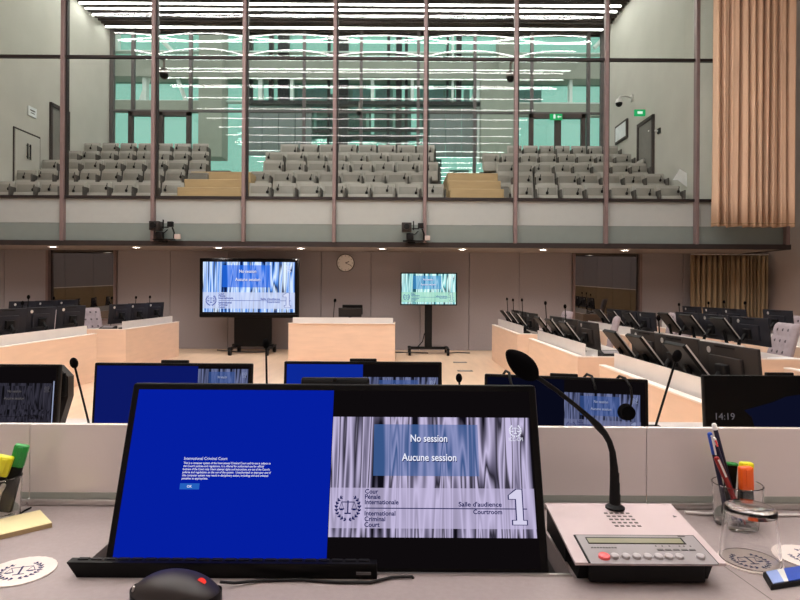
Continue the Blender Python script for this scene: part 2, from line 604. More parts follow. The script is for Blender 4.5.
# ---- glazed balcony front: mullions, transom, panes, spandrels
mx = [-27, 64.0, 156.5, 245, 335.5, 425, 515, 604, 695.7, 782]
mX = [P(x, 150, YF).x for x in mx]
pit = (mX[-2] - mX[1]) / 7.0
mX = [mX[1] + pit * (i - 1) for i in range(10)]
zt = P(340, 58.5, YF).z                 # transom
zs = P(340, 198.5, YF).z                # sill of the clear glass
zm = P(340, 224.5, YF).z                # joint between the two spandrels
zb = ZS + 0.09
for i, x in enumerate(mX):
    m_ = MB().box((x, YF - 0.035, (zb + ZC) / 2), (0.075, 0.13, ZC - zb), bevel=0.006, seg=1)
    struct('trim_%d' % (i + 2), m_, 'mullion', 'pinkish brown vertical mullion of the balcony glazing')
g_ = MB()
for i, (a, b) in enumerate(zip(mX, mX[1:])):
    for z in (zt, zs):
        g_.box(((a + b) / 2, YF, z), (b - a - 0.075, 0.09, 0.055 if z == zt else 0.06))
    g_.box((a + 0.055, YF + 0.02, (zs + ZC) / 2), (0.035, 0.1, ZC - zs))  # dark strip paints the shaded right side of each mullion
struct('trim_20', g_, 'mullion_dark', 'dark transom, sill and painted mullion shade of the balcony glazing')
for i, (a, b) in enumerate(zip(mX, mX[1:])):
    w = structroot('window_%d' % (i + 3), 'tall glass bay of the balcony front', ((a + b) / 2, YF, 0))
    wd = (b - a) - 0.06

    def bow(z0, z1, s, y0):
        def f(u, v):
            k = (1 - (2 * u - 1) ** 2) * (1 - (2 * v - 1) ** 2)
            return ((u - 0.5) * wd, y0 + s * k, z0 + (z1 - z0) * v)
        return f
    rr = random.Random(i)
    up = MB().grid(bow(zt, ZC, 0.007 + 0.004 * rr.random(), 0.012), 24, 24).grid(bow(zt, ZC, -0.006 - 0.005 * rr.random(), -0.012), 24, 24)
    up.build('upper_pane', 'front_glass', w, smooth=60, recalc=False)
    lo_ = MB().grid(bow(zs, zt, 0.0010 * (rr.random() - 0.3), 0.0), 20, 20)
    lo_.build('lower_pane', 'lower_glass', w, smooth=60, recalc=False)
    MB().box((0, 0.03, (zs + zm) / 2), (wd, 0.02, zs - zm - 0.01)).build('upper_spandrel', 'spandrel', w)
    MB().box((0, 0.03, (zm + zb) / 2), (wd, 0.02, zm - zb)).build('lower_spandrel', 'spandrel_low', w)

# ---- public gallery behind the glass
rowY = [14.4, 15.5, 16.6, 17.7, 18.8]
rowTop = [P(330, y, Y).z for y, Y in zip((183.5, 172, 161.5, 152.5, 144.5), rowY)]
fz = [t - 0.92 for t in rowTop]
tiers = MB()
edges = [YF + 0.1] + [y - 0.42 for y in rowY[1:]] + [YG - 0.12]
aisL, aisR = (-5.22, -3.72), (1.15, 2.42)
for xa_, xb_ in ((GXL, aisL[0]), (aisL[1], aisR[0]), (aisR[1], GXR)):
    for k in range(5):
        y0, y1 = edges[k], edges[k + 1]
        tiers.box(((xa_ + xb_) / 2, (y0 + y1) / 2, fz[k] / 2 + 1.4), (xb_ - xa_, y1 - y0, fz[k] - 2.8))
struct('floor_gallery', tiers, 'tier', 'stepped grey floor of the public gallery')
zl_ = P(470, 176, 15.3).z
for nm, (a, b), side in (('floor_stair_west', aisL, 'left'), ('floor_stair_east', aisR, 'right')):
    st = MB()
    for k in range(4):
        y0 = 13.55 + k * 0.45
        zz = zl_ - (3 - k) * 0.27
        st.box(((a + b) / 2, (y0 + 15.6) / 2, zz - 0.14), (b - a - 0.01, 15.6 - y0, 0.27), bevel=0.012, seg=1)
    st.box(((a + b) / 2, (15.6 + YG) / 2, zl_ - 0.14), (b - a - 0.01, YG - 15.6, 0.27))
    struct(nm, st, 'stair', 'pale oak stair between the seats, %s aisle of the gallery' % side)
struct('wall_gallery_left', MB().box((GXL - 0.6, (YF + YG) / 2 + 0.1, 6.8), (1.2, YG - YF, 8.2)), 'gallery_plaster', 'left plaster side wall of the public gallery')
struct('wall_gallery_right', MB().box((GXR + 0.5, (YF + YG) / 2 + 0.15, 6.8), (1.0, YG - YF - 0.1, 8.2)), 'gallery_plaster', 'right plaster side wall of the public gallery')
struct('ceiling_gallery', MB().box(((GXL + GXR) / 2, (YF + YG) / 2, ZG + 0.3), (GXR - GXL + 2.4, YG - YF + 1.2, 0.2)), 'slat', 'dark ceiling of the public gallery')
struct('wall_gallery_bulkhead', MB().box(((GXL + GXR) / 2, YF + 0.45, (ZC + ZG) / 2 + 0.1), (GXR - GXL + 2.4, 0.2, ZG - ZC + 0.4)), 'gallery_plaster', 'bulkhead above the gallery glass')
sl = MB()
for k in range(33):
    y = YF + 0.9 + k * 0.21
    sl.box(((GXL + GXR) / 2, y, ZG + 0.04), (GXR - GXL, 0.05, 0.22))
struct('ceiling_slats', sl, 'slat', 'dark slatted baffles under the gallery ceiling')
gx0, gx1 = GXL + 0.1, GXR - 0.2
for k, y in enumerate((15.2, 16.3, 17.35, 18.3, 18.66, 19.95)):
    l_ = thing('ceiling_light', 'long white strip light in the dark gallery ceiling, %s from the courtroom glass' % ORD[k], 'ceiling light', ((gx0 + gx1) / 2, y, ZG - 0.16), 0, 'strip lights of the gallery ceiling')
    MB().box((0, 0, 0.05), (gx1 - gx0, 0.12, 0.06)).build('housing', 'slat', l_)
    MB().box((0, 0, 0.005), (gx1 - gx0 - 0.04, 0.06, 0.03)).build('diffuser', 'gallery_lamp', l_)

# rear glazing of the gallery with its mullions, rail and double doors
gm = [18, 75.5, 133, 190.5, 247, 304, 361, 418, 474.5, 531.5, 588]
zr = P(330, 112, YG).z
zf = fz[4] + 0.002
doorsX = [(P(129, 130, YG).x, P(191, 130, YG).x), (P(529, 130, YG).x, P(585, 130, YG).x)]
gmb = MB()
for i, x in enumerate(gm):
    X = P(x, 130, YG).x
    if X < GXL + 0.05:
        continue
    low = zf
    for a, b in doorsX:
        if a - 0.1 < X < b + 0.1:
            low = zr + 0.02
    gmb.box((X, YG, (low + ZG) / 2), (0.10, 0.14, ZG - low))
gmb.box((GXL + 0.08, YG, (zf + ZG) / 2), (0.12, 0.14, ZG - zf)).box((GXR - 0.05, YG, (zf + ZG) / 2), (0.1, 0.14, ZG - zf))
gmb.box(((GXL + GXR) / 2, YG, zr), (GXR - GXL, 0.10, 0.06))
struct('trim_21', gmb, 'mullion_grey', 'grey mullions of the rear gallery glazing')
struct('window_12', MB().box(((GXL + GXR) / 2, YG + 0.02, (zr + ZG) / 2), (GXR - GXL, 0.015, ZG - zr)), 'back_glass', 'rear glazing above the gallery doors')
lowp = MB()
xs_ = [GXL, doorsX[0][0], doorsX[0][1], doorsX[1][0], doorsX[1][1], GXR]
for a, b in ((xs_[0], xs_[1]), (xs_[2], xs_[3]), (xs_[4], xs_[5])):
    lowp.box(((a + b) / 2, YG + 0.02, (zl_ + zr) / 2), (b - a, 0.015, zr - zl_))
struct('window_13', lowp, 'back_glass', 'rear glazing beside the gallery doors')
for i, (a, b) in enumerate(doorsX):
    dr = structroot('door_%d' % (i + 1), 'dark framed glazed double door at the back of the gallery', ((a + b) / 2, YG, zf))
    W_, H_ = b - a, zr - zf - 0.04
    fr = MB()
    for x in (-W_ / 2 + 0.07, W_ / 2 - 0.07):
        fr.box((x, 0, H_ / 2), (0.14, 0.16, H_))
    fr.box((0, 0, H_ - 0.07), (W_, 0.16, 0.14)).box((0.02, 0, H_ / 2), (0.2, 0.16, H_))
    fr.box((0, 0, 0.06), (W_, 0.12, 0.12))
    fr.build('frame', 'frame_dark', dr)
    for s in (-1, 1):
        MB().box((s * W_ * 0.25, 0.01, H_ / 2), (W_ * 0.5 - 0.2, 0.02, H_ - 0.15)).build('pane', 'back_glass', dr)
        MB().cyl((s * 0.17, -0.12, 0.8), (s * 0.17, -0.12, 1.25), 0.02, n=8).box((s * 0.17, -0.08, 0.85), (0.02, 0.09, 0.02)).box((s * 0.17, -0.08, 1.2), (0.02, 0.09, 0.02)).build('handle', 'silver', dr)

# atrium beyond the gallery
YA = 26.0


def az(y):
    return P(330, y, YA).z


def ax(x):
    return P(x, 60, YA).x


at = MB()
x0, x1 = ax(60), ax(720)
at.box(((x0 + x1) / 2, YA + 0.4, (az(60) + az(78)) / 2), (x1 - x0, 1.0, az(60) - az(78)))
at.box(((x0 + x1) / 2, YA + 0.4, az(12)), (x1 - x0, 1.0, az(0) - az(24)))
for a, b, y0, y1 in ((203, 226, 0, 160), (497, 516, 0, 160), (66, 112, 0, 160), (480, 497, 78, 160), (606, 640, 78, 170)):
    at.box(((ax(a) + ax(b)) / 2, YA - 0.1, (az(y0) + az(y1)) / 2), (ax(b) - ax(a), 0.9, az(y0) - az(y1)))
at.box(((ax(112) + ax(203)) / 2, YA + 0.2, (az(101) + az(112)) / 2), (ax(203) - ax(112), 0.3, az(101) - az(112)))
at.box(((ax(516) + ax(606)) / 2, YA + 0.2, (az(102) + az(114)) / 2), (ax(606) - ax(516), 0.3, az(102) - az(114)))
struct('wall_atrium', at, 'concrete', 'pale slabs and columns across the atrium')
gp = MB()
for a, b in ((246, 312), (430, 478)):
    n = 4 if b - a > 60 else 3
    for k in range(n):
        u0, u1 = ax(a) + (ax(b) - ax(a)) * k / n, ax(a) + (ax(b) - ax(a)) * (k + 1) / n
        gp.box(((u0 + u1) / 2, YA + 0.1, (az(107) + az(155)) / 2), (u1 - u0 - 0.03, 0.2, az(107) - az(155)))
struct('wall_atrium_cladding', gp, 'atrium_grey', 'blue grey cladding across the atrium')
dk = MB()
dk.box(((ax(246) + ax(480)) / 2, YA, (az(102) + az(105.5)) / 2), (ax(480) - ax(246), 0.4, az(102) - az(105.5)))
for a, b, y0, y1 in ((268, 272, 26, 100), (277, 288, 26, 100), (327, 329.5, 26, 160), (334, 348, 26, 160), (387, 390, 26, 160), (396, 402, 26, 160), (405, 408, 26, 160), (447, 449, 26, 100), (457, 462, 26, 100), (247, 251, 26, 100)):
    dk.box(((ax(a) + ax(b)) / 2, YA + 0.3, (az(y0) + az(y1)) / 2), (ax(b) - ax(a), 0.3, az(y0) - az(y1)))
for a, b, y0, y1 in ((312, 334, 128, 131), (348, 418, 126, 129), (348, 418, 133, 138), (312, 418, 144, 160)):
    dk.box(((ax(a) + ax(b)) / 2, YA + 0.35, (az(y0) + az(y1)) / 2), (ax(b) - ax(a), 0.2, az(y0) - az(y1)))
struct('trim_22', dk, 'dark_steel', 'dark steel posts of the atrium glazing')
wt = MB()
for a, b, y0, y1 in ((112, 117, 22, 50), (258, 262, 76, 100), (290, 293, 76, 101), (371, 374, 76, 100), (411, 414, 76, 100), (477, 480, 76, 160), (491, 495, 100, 160), (142, 146, 76, 101), (452, 454, 26, 100), (570, 573, 76, 101)):
    wt.box(((ax(a) + ax(b)) / 2, YA + 0.2, (az(y0) + az(y1)) / 2), (ax(b) - ax(a), 0.3, az(y0) - az(y1)))
for y in (75, 101, 24.5, 51):
    wt.box(((ax(112) + ax(606)) / 2, YA + 0.25, az(y)), (ax(606) - ax(112), 0.35, 0.05))
for (xa, ya, xb, yb) in ((160, 38, 172, 51), (594, 48, 606, 36), (150, 75, 141, 101), (178, 80, 186, 101), (472, 101, 484, 76)):
    pa, pb = P(xa, ya, YA + 0.2), P(xb, yb, YA + 0.2)
    wt.tube([pa, pb], 0.1, n=6)
struct('trim_23', wt, 'atrium_white', 'white steel window bars and braces of the atrium')
struct('window_14', MB().box(((x0 + x1) / 2, YA + 0.7, az(80)), (x1 - x0 + 4, 0.02, 14)), 'teal_glass', 'teal glazing across the atrium')
struct('floor_atrium', MB().box(((x0 + x1) / 2, (YG + 34) / 2, fz[2] - 0.2), (x1 - x0 + 8, 34 - YG, 0.25)), 'atrium_floor', 'pale atrium floor')
far = MB()
for k in range(26):
    r = random.Random(k + 5)
    x = ax(262) + (ax(480) - ax(262)) * k / 25
    h = 1.2 + 2.6 * r.random()
    far.box((x, YA + 5 + r.random(), fz[4] + h / 2 + (4.2 if k % 3 else 0)), (0.25 + 0.9 * r.random(), 0.4, h))
lt = MB()
for k in range(9):
    lt.box((ax(250) + (ax(480) - ax(250)) * k / 8, YA + 2.4, az(88)), (0.12, 0.12, 2.2))
struct('wall_atrium_white', lt, 'atrium_white', 'white posts beyond the atrium glazing')
bl = MB()
for a, b in ((292, 326), (350, 371), (374, 386), (418, 446), (524, 550)):
    bl.box(((ax(a) + ax(b)) / 2, YA + 1.6, (az(77) + az(100)) / 2), (ax(b) - ax(a), 0.1, az(77) - az(100)))
struct('wall_far_glazing', bl, 'blue_panel', 'blue grey office glazing beyond the atrium')
struct('wall_far_block', far, 'atrium_grey', 'grey building blocks outside the atrium')
# round-trip of small gallery things
s_ = thing('exit_sign', 'green lit exit sign above the right rear gallery door', 'sign', P(556, 117, YG - 0.16))
MB().box((0, 0, 0), (0.42, 0.05, 0.2)).build('housing', 'exit_green', s_)
MB().box((-0.06, -0.03, 0.0), (0.07, 0.008, 0.12)).prism([(0.03, -0.03, 0.0), (0.09, -0.03, 0.05), (0.09, -0.03, 0.015), (0.17, -0.03, 0.015), (0.17, -0.03, -0.015), (0.09, -0.03, -0.015), (0.09, -0.03, -0.05)], (0, -0.006, 0)).sphere((-0.06, -0.032, 0.075), (0.02, 0.006, 0.02)).build('pictogram', 'exit_white', s_)
# side wall: door, exit sign, framed notice
yd = 16.85
dr = structroot('door_3', 'dark side door in the right gallery wall', (GXR, yd, fz[2] + 0.1))
dm = MB().box((-0.015, 0, 1.0), (0.05, 0.95, 2.0))
dm.build('leaf', 'grey_panel', dr)
MB().box((-0.03, 0.5, 1.0), (0.08, 0.08, 2.1)).box((-0.03, -0.5, 1.0), (0.08, 0.08, 2.1)).box((-0.03, 0, 2.05), (0.08, 1.08, 0.1)).build('frame', 'frame_dark', dr)
q = P(652, 112, 17.6)
s_ = thing('exit_sign', 'small green exit sign projecting above the right side door', 'sign', (GXR - 0.16, 16.95, fz[2] + 2.42))
MB().box((0, 0, 0), (0.3, 0.05, 0.18)).build('housing', 'exit_green', s_)
MB().box((0, -0.03, 0), (0.14, 0.008, 0.07)).build('pictogram', 'exit_white', s_)
s_ = thing('wall_display', 'small framed display on the right gallery side wall', 'display', (GXR, 18.7, P(622, 132, 18.7).z))
MB().box((-0.03, 0, 0), (0.06, 1.0, 0.58), bevel=0.01).build('frame', 'frame_dark', s_)
MB().box((-0.062, 0, 0), (0.006, 0.86, 0.44)).build('panel', 'sign_white', s_)
s_ = thing('wall_plate', 'small black call button on the right gallery wall', 'switch', (GXR, 16.6, P(673, 131, 16.6).z))
MB().box((-0.02, 0, 0), (0.04, 0.1, 0.12), bevel=0.008).build('housing', 'black', s_)
MB().cyl((-0.04, 0, 0), (-0.055, 0, 0), 0.025, n=12).build('button', 'white', s_)
s_ = thing('wall_plate', 'small black bracket higher on the right gallery wall', 'switch', (GXR, 16.0, P(680, 131, 16.0).z), 0)
MB().box((-0.02, 0, 0), (0.04, 0.16, 0.14), bevel=0.008).build('housing', 'black', s_)
MB().cyl((-0.04, 0.03, 0), (-0.12, 0.03, 0.02), 0.025, n=12).build('spotlight', 'white', s_)
# left side wall: panel door with pull handles, white sign, dark door
dr = structroot('door_4', 'flush plaster door with black pulls in the left gallery wall', (GXL, 15.95, fz[1] + 0.45))
MB().box((0.022, 0, 0.75), (0.04, 1.05, 1.55), bevel=0.006).build('leaf', 'gallery_plaster', dr)
MB().box((0.012, 0.55, 0.76), (0.03, 0.03, 1.62)).box((0.012, -0.55, 0.76), (0.03, 0.03, 1.62)).box((0.012, 0, 1.56), (0.03, 1.12, 0.03)).build('frame', 'frame_dark', dr)
for y in (-0.06, 0.06):
    MB().cyl((0.07, y, 0.85), (0.07, y, 1.25), 0.018, n=8).box((0.04, y, 0.9), (0.06, 0.02, 0.02)).box((0.04, y, 1.2), (0.06, 0.02, 0.02)).build('handle', 'black', dr)
dr = structroot('door_5', 'dark doorway in the left gallery wall', (GXL, 17.45, fz[3] + 0.05))
MB().box((0.012, 0, 1.0), (0.03, 0.8, 2.0), bevel=0.006).build('leaf', 'grey_panel', dr)
MB().box((0.03, -0.44, 1.0), (0.07, 0.08, 2.08)).box((0.03, 0.44, 1.0), (0.07, 0.08, 2.08)).box((0.03, 0, 2.04), (0.07, 0.96, 0.1)).build('frame', 'frame_dark', dr)
s_ = thing('door_sign', 'white sign plate above the flush door in the gallery', 'sign', (GXL, 16.15, P(33, 112, 16.15).z))
MB().box((0.02, 0, 0), (0.03, 0.36, 0.26), bevel=0.006).build('plate', 'sign_white', s_)
MB().box((0.037, 0, 0.03), (0.006, 0.22, 0.03)).box((0.037, 0, -0.04), (0.006, 0.16, 0.02)).build('lettering', 'seat_dark', s_)
# grey half walls at the aisle ends
for X0, X1, y, ztop, zl, lab in ((P(186, 185, 14.5).x, P(205, 185, 14.5).x, 14.75, P(195, 172, 14.5).z, fz[0], 'left'), (P(494, 195, 14.4).x, P(510, 195, 14.4).x, 14.55, P(500, 186, 14.4).z, fz[0], 'right')):
    s_ = thing('aisle_panel', 'grey end panel beside the %s oak gallery stair' % lab, 'panel', ((X0 + X1) / 2, y, zl))
    MB().box((0, 0, (ztop - zl) / 2), (X1 - X0 - 0.01, 0.12, ztop - zl), bevel=0.02).build('board', 'grey_panel', s_)
    MB().box((0, 0, ztop - zl + 0.012), (X1 - X0 - 0.01, 0.14, 0.024)).build('cap', 'seat', s_)

# ---- gallery seats
def make_seat(label):
    t = thing('theatre_chair', label, 'seat', (0, 0, 0), 0, 'seats of the public gallery')
    w = 0.545
    R_ = Matrix.Rotation(math.radians(-9), 4, 'X')
    MB().box((0, 0.16, 0.68), (w, 0.07, 0.50), rot=R_, bevel=0.025).build('backrest', 'seat', t, smooth=40)
    MB().box((0, 0.108, 0.73), (w - 0.10, 0.03, 0.24), rot=R_, bevel=0.012).build('back_pad', 'seat_inset', t, smooth=40)
    MB().box((0, 0.02, 0.50), (w - 0.05, 0.10, 0.30), rot=(math.radians(-14), 0, 0), bevel=0.03).build('seat_pan', 'seat', t, smooth=40)
    MB().box((w / 2 + 0.022, 0.1, 0.42), (0.035, 0.34, 0.72), bevel=0.012).build('side_panel', 'seat_dark', t)
    MB().box((0, 0.2, 0.22), (w - 0.1, 0.08, 0.45)).build('pedestal', 'seat_dark', t)
    a = MB().sphere((0.19, 0.065, 0.735), (0.033, 0.022, 0.04), u=10, v=8).tube([(0.19, 0.07, 0.76), (0.215, 0.075, 0.84), (0.21, 0.085, 0.86)], 0.009, n=5)
    a.build('headset', 'black', t)
    return t


blocks = {
    'left': [(-15, 186), (0, 186.5), (34, 210), (45, 210), (72, 210)],
    'middle': [(249, 446), (250, 432), (263, 440), (265, 430), (280, 436)],
    'right': [(511, 682), (491, 678), (496, 670), (482, 647), (507, 642)],
}
blocks['left'] = [(-8, 186), (2, 186.5), (34, 210), (45, 210), (72, 210)]
cnt = {'left': [8, 8, 8, 8, 7], 'middle': [8, 8, 8, 8, 8], 'right': [7, 8, 8, 8, 7]}
# image rows: front row is row 0
blocks['right'] = [(511, 682), (491, 678), (496, 670), (482, 647), (507, 642)]
ROWN = ['front row', 'second row', 'third row', 'fourth row', 'back row']
first = None
rs = random.Random(3)
for bn in ('left', 'middle', 'right'):
    for k in range(5):
        a, b = blocks[bn][k]
        n = cnt[bn][k]
        Xa, Xb = P(a, 170, rowY[k]).x, P(b, 170, rowY[k]).x
        Xa = max(Xa, GXL + 0.02)
        Xb = min(Xb, GXR - 0.05)
        pw = (Xb - Xa) / n
        for j in range(n):
            lab = 'light grey gallery seat, %s of the %s block, %s from its left end' % (ROWN[k], bn, ORD[j])
            loc = (Xa + (j + 0.5) * pw - 0.02, rowY[k] - 0.16, fz[k])
            if first is None:
                first = make_seat(lab)
                first.location = loc
                first.scale = (pw / 0.60, 1, 1)
                s_ = first
            else:
                s_ = dup(first, loc, 0, lab)
                s_.scale = (pw / 0.60, 1, 1)
            for ch in s_.children:
                if ch.name.startswith('headset'):
                    ch.location = (-rs.choice((0, 0, 0.06, 0.1, 0.2, 0.35)), 0, rs.uniform(-0.05, 0.03))
# white paper notice at the right edge of the seats
pp = [P(673, 180, 14.35), P(680, 169, 14.35), P(687, 173, 14.35), P(687, 187, 14.35), P(678, 180, 14.35)]
o = MB().prism([p - Vector((0, 0, 0)) for p in pp], (0, 0.02, 0)).build('paper_notice', 'paper')
tag(o, 'white sheet leaning at the right end of the front gallery seats', 'paper')
# folding seat by the gallery wall
s_ = thing('folding_chair', 'grey folding wall seat by the right gallery wall', 'chair', (GXR - 0.28, 16.97, fz[2]))
MB().box((0.12, 0, 0.85), (0.07, 0.44, 0.5), rot=(0, 0.2, 0), bevel=0.03).build('backrest', 'seat', s_, smooth=40)
MB().box((-0.02, 0, 0.6), (0.3, 0.44, 0.09), rot=(0, -0.1, 0), bevel=0.03).build('seat_pan', 'seat_dark', s_, smooth=40)
MB().box((0.1, 0, 0.3), (0.08, 0.3, 0.6)).build('pedestal', 'seat_dark', s_)

# ---- small cameras behind the glass
def dome_cam(label, p, kind):
    s_ = thing('security_camera', label, 'camera', p)
    if kind == 'hang':
        MB().cyl((0, 0, 0.12), (0, 0, 0.30), 0.025, n=10).box((0, -0.1 if p[1] < 15 else 0.1, 0.30), (0.05, 0.24, 0.03)).build('bracket', 'grey_panel', s_, smooth=40)
        MB().lathe([(0, 0.14), (0.06, 0.13), (0.10, 0.06), (0.105, 0.0), (0.0, 0.0)], n=20).build('housing', 'grey_panel', s_, smooth=40)
        MB().sphere((0, 0, -0.01), (0.095, 0.095, 0.11)).build('dome', 'black', s_, smooth=60)
    else:
        MB().tube([(0.36, 0, 0.16), (0.22, 0, 0.2), (0.04, 0, 0.2), (0, 0, 0.14), (0, 0, 0.1)], 0.028, n=8).box((0.38, 0, 0.15), (0.04, 0.14, 0.2), bevel=0.01).build('bracket', 'silver', s_, smooth=40)
        MB().lathe([(0, 0.14), (0.07, 0.12), (0.11, 0.04), (0.11, 0.0), (0.0, 0.0)], n=20).build('housing', 'silver', s_, smooth=40)
        MB().sphere((0, 0, -0.01), (0.10, 0.10, 0.11)).build('dome', 'black', s_, smooth=60)


dome_cam('black dome camera hanging high behind the left mullion', P(164, 74, 13.42), 'hang')
dome_cam('black dome camera hanging high behind the right mullion', P(510.5, 77, 13.42), 'hang')
dome_cam('dome camera on a curved arm from the right gallery wall', (GXR - 0.40, 17.9, P(627, 103, 17.9).z), 'arm')
dome_cam('small dome camera on a rear glazing mullion', P(359, 112, 20.28), 'hang')

# ================================================================== SCREENS AND THEIR PICTURES
def emblem(mb, cx, cz, r, y, wr=True, post=None, sy=1.0):
    """scales between two laurel branches, flat in the XZ plane"""
    def bar(x0, z0, x1, z1, w):
        d = Vector((x1 - x0, 0, z1 - z0))
        n = Vector((-d.z, 0, d.x)).normalized() * w / 2
        pts = [Vector((x0, 0, z0)) + n, Vector((x0, 0, z0)) - n, Vector((x1, 0, z1)) - n, Vector((x1, 0, z1)) + n]
        pts = [Vector((cx + p.x * r, y, cz + p.z * r * sy)) for p in pts]
        if post is not None:
            pts = [post @ p for p in pts]
        mb.face(pts)
    bar(0, -0.42, 0, 0.52, 0.10)
    bar(-0.26, -0.44, 0.26, -0.44, 0.10)
    bar(-0.52, 0.40, 0.52, 0.40, 0.07)
    for s in (-1, 1):
        bar(s * 0.50, 0.40, s * 0.32, -0.08, 0.035)
        bar(s * 0.50, 0.40, s * 0.68, -0.08, 0.035)
        bar(s * 0.28, -0.12, s * 0.72, -0.12, 0.09)
        bar(s * 0.38, -0.19, s * 0.62, -0.19, 0.06)
        if wr:
            N = 9
            for k in range(N):
                a = math.radians(-82 + 130 * k / (N - 1))
                a2 = math.radians(-82 + 130 * (k + 1) / (N - 1))
                x0, z0, x1, z1 = math.cos(a), math.sin(a), math.cos(a2), math.sin(a2)
                bar(s * x0 * 0.92, z0 * 0.92, s * x1 * 0.92, z1 * 0.92, 0.035)
                for rr, da in ((1.04, 0.16), (0.80, 0.16)):
                    bar(s * x0 * 0.92, z0 * 0.92, s * math.cos(a + da) * rr, math.sin(a + da) * rr, 0.10)


def slide(par, x0, z0, w, h, mats, y=0.0, e=0.0006):
    """the session slide; (x0, z0) lower left corner in the parent's XZ plane; pieces stand a hair in front"""
    cur, vb, vband, navy, white = mats

    def X(u):
        return x0 + u * w

    def Z(v):
        return z0 + (1 - v) * h
    MB().face([(X(0), y - e, Z(1)), (X(1), y - e, Z(1)), (X(1), y - e, Z(0)), (X(0), y - e, Z(0))]).build('curtain_picture', cur, par, recalc=False)
    MB().face([(X(.21), y - 2 * e, Z(.505)), (X(.735), y - 2 * e, Z(.505)), (X(.735), y - 2 * e, Z(.065)), (X(.21), y - 2 * e, Z(.065))]).build('session_panel', vb, par, recalc=False)
    MB().face([(X(0), y - 2 * e, Z(.93)), (X(1), y - 2 * e, Z(.93)), (X(1), y - 2 * e, Z(.605)), (X(0), y - 2 * e, Z(.605))]).build('title_band', vband, par, recalc=False)
    hl = MB()
    hl.text('No session', h * 0.088, X(.487), Z(.215), y - 4 * e, 'C', 0.012, width=w * 0.185)
    hl.text('Aucune session', h * 0.088, X(.487), Z(.378), y - 4 * e, 'C', 0.012, width=w * 0.272)
    hl.build('headline', white, par, recalc=False)
    eb = MB()
    emblem(eb, X(.925), Z(.115), h * 0.055, y - 4 * e)
    eb.text('ICC-CPI', h * 0.045, X(.925), Z(.205), y - 4 * e, 'C', 0.0, width=w * 0.07)
    eb.build('emblem', white, par, recalc=False)
    sh = MB()
    sh.text('No session', h * 0.088, X(.490), Z(.223), y - 3 * e, 'C', 0.012, width=w * 0.185)
    sh.text('Aucune session', h * 0.088, X(.490), Z(.386), y - 3 * e, 'C', 0.012, width=w * 0.272)
    emblem(sh, X(.090), Z(.765), h * 0.108, y - 3 * e)
    for i, s in enumerate(('Cour', 'Pénale', 'Internationale')):
        sh.text(s, h * 0.052, X(.172), Z(.652 + i * .043), y - 3 * e, 'L', 0.022)
    for i, s in enumerate(('International', 'Criminal', 'Court')):
        sh.text(s, h * 0.052, X(.172), Z(.828 + i * .045), y - 3 * e, 'L', 0.022)
    sh.text("Salle d'audience", h * 0.052, X(.838), Z(.752), y - 3 * e, 'R', 0.022, width=w * 0.21)
    sh.text('Courtroom', h * 0.052, X(.838), Z(.812), y - 3 * e, 'R', 0.022, width=w * 0.14)
    sh.face([(X(.172), y - 3 * e, Z(.774)), (X(.96), y - 3 * e, Z(.774)), (X(.96), y - 3 * e, Z(.766)), (X(.172), y - 3 * e, Z(.766))])

    def one(mb, g, yy):
        pts = [(.888 - g, .895 + g), (.955 + g, .895 + g), (.955 + g, .862 - g), (.938 + g, .862 - g), (.938 + g, .612 - g), (.912 - g, .612 - g), (.874 - g, .66), (.874 - g, .69 + g), (.908 - g, .69 + g), (.908 - g, .862 - g), (.888 - g, .862 - g)]
        mb.face([(X(a), yy, Z(b)) for a, b in pts])
    one(sh, .005, y - 3.2 * e)
    sh.build('lettering', navy, par, recalc=False)
    n1 = MB()
    one(n1, .0, y - 4.2 * e)
    n1.build('numeral', vband, par, recalc=False)
    n2 = MB()
    one(n2, -.001, y - 4.0 * e)
    n2.build('numeral', white, par, recalc=False)


SM_MAIN = ('curt_main', 'veil_blue_main', 'veil_band_main', 'scr_navy', 'scr_white')
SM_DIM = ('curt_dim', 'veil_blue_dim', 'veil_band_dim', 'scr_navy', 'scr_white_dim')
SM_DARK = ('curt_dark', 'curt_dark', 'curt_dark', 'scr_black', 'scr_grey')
SM_TV = ('curt_blue', 'veil_blue_tv', 'veil_band_tv', 'scr_blue_mid', 'scr_white')
SM_TEAL = ('curt_teal', 'veil_blue_teal', 'veil_band_teal', 'scr_blue_mid', 'scr_white')


def rect(x0, z0, x1, z1, y):
    return [(x0, y, z0), (x1, y, z0), (x1, y, z1), (x0, y, z1)]


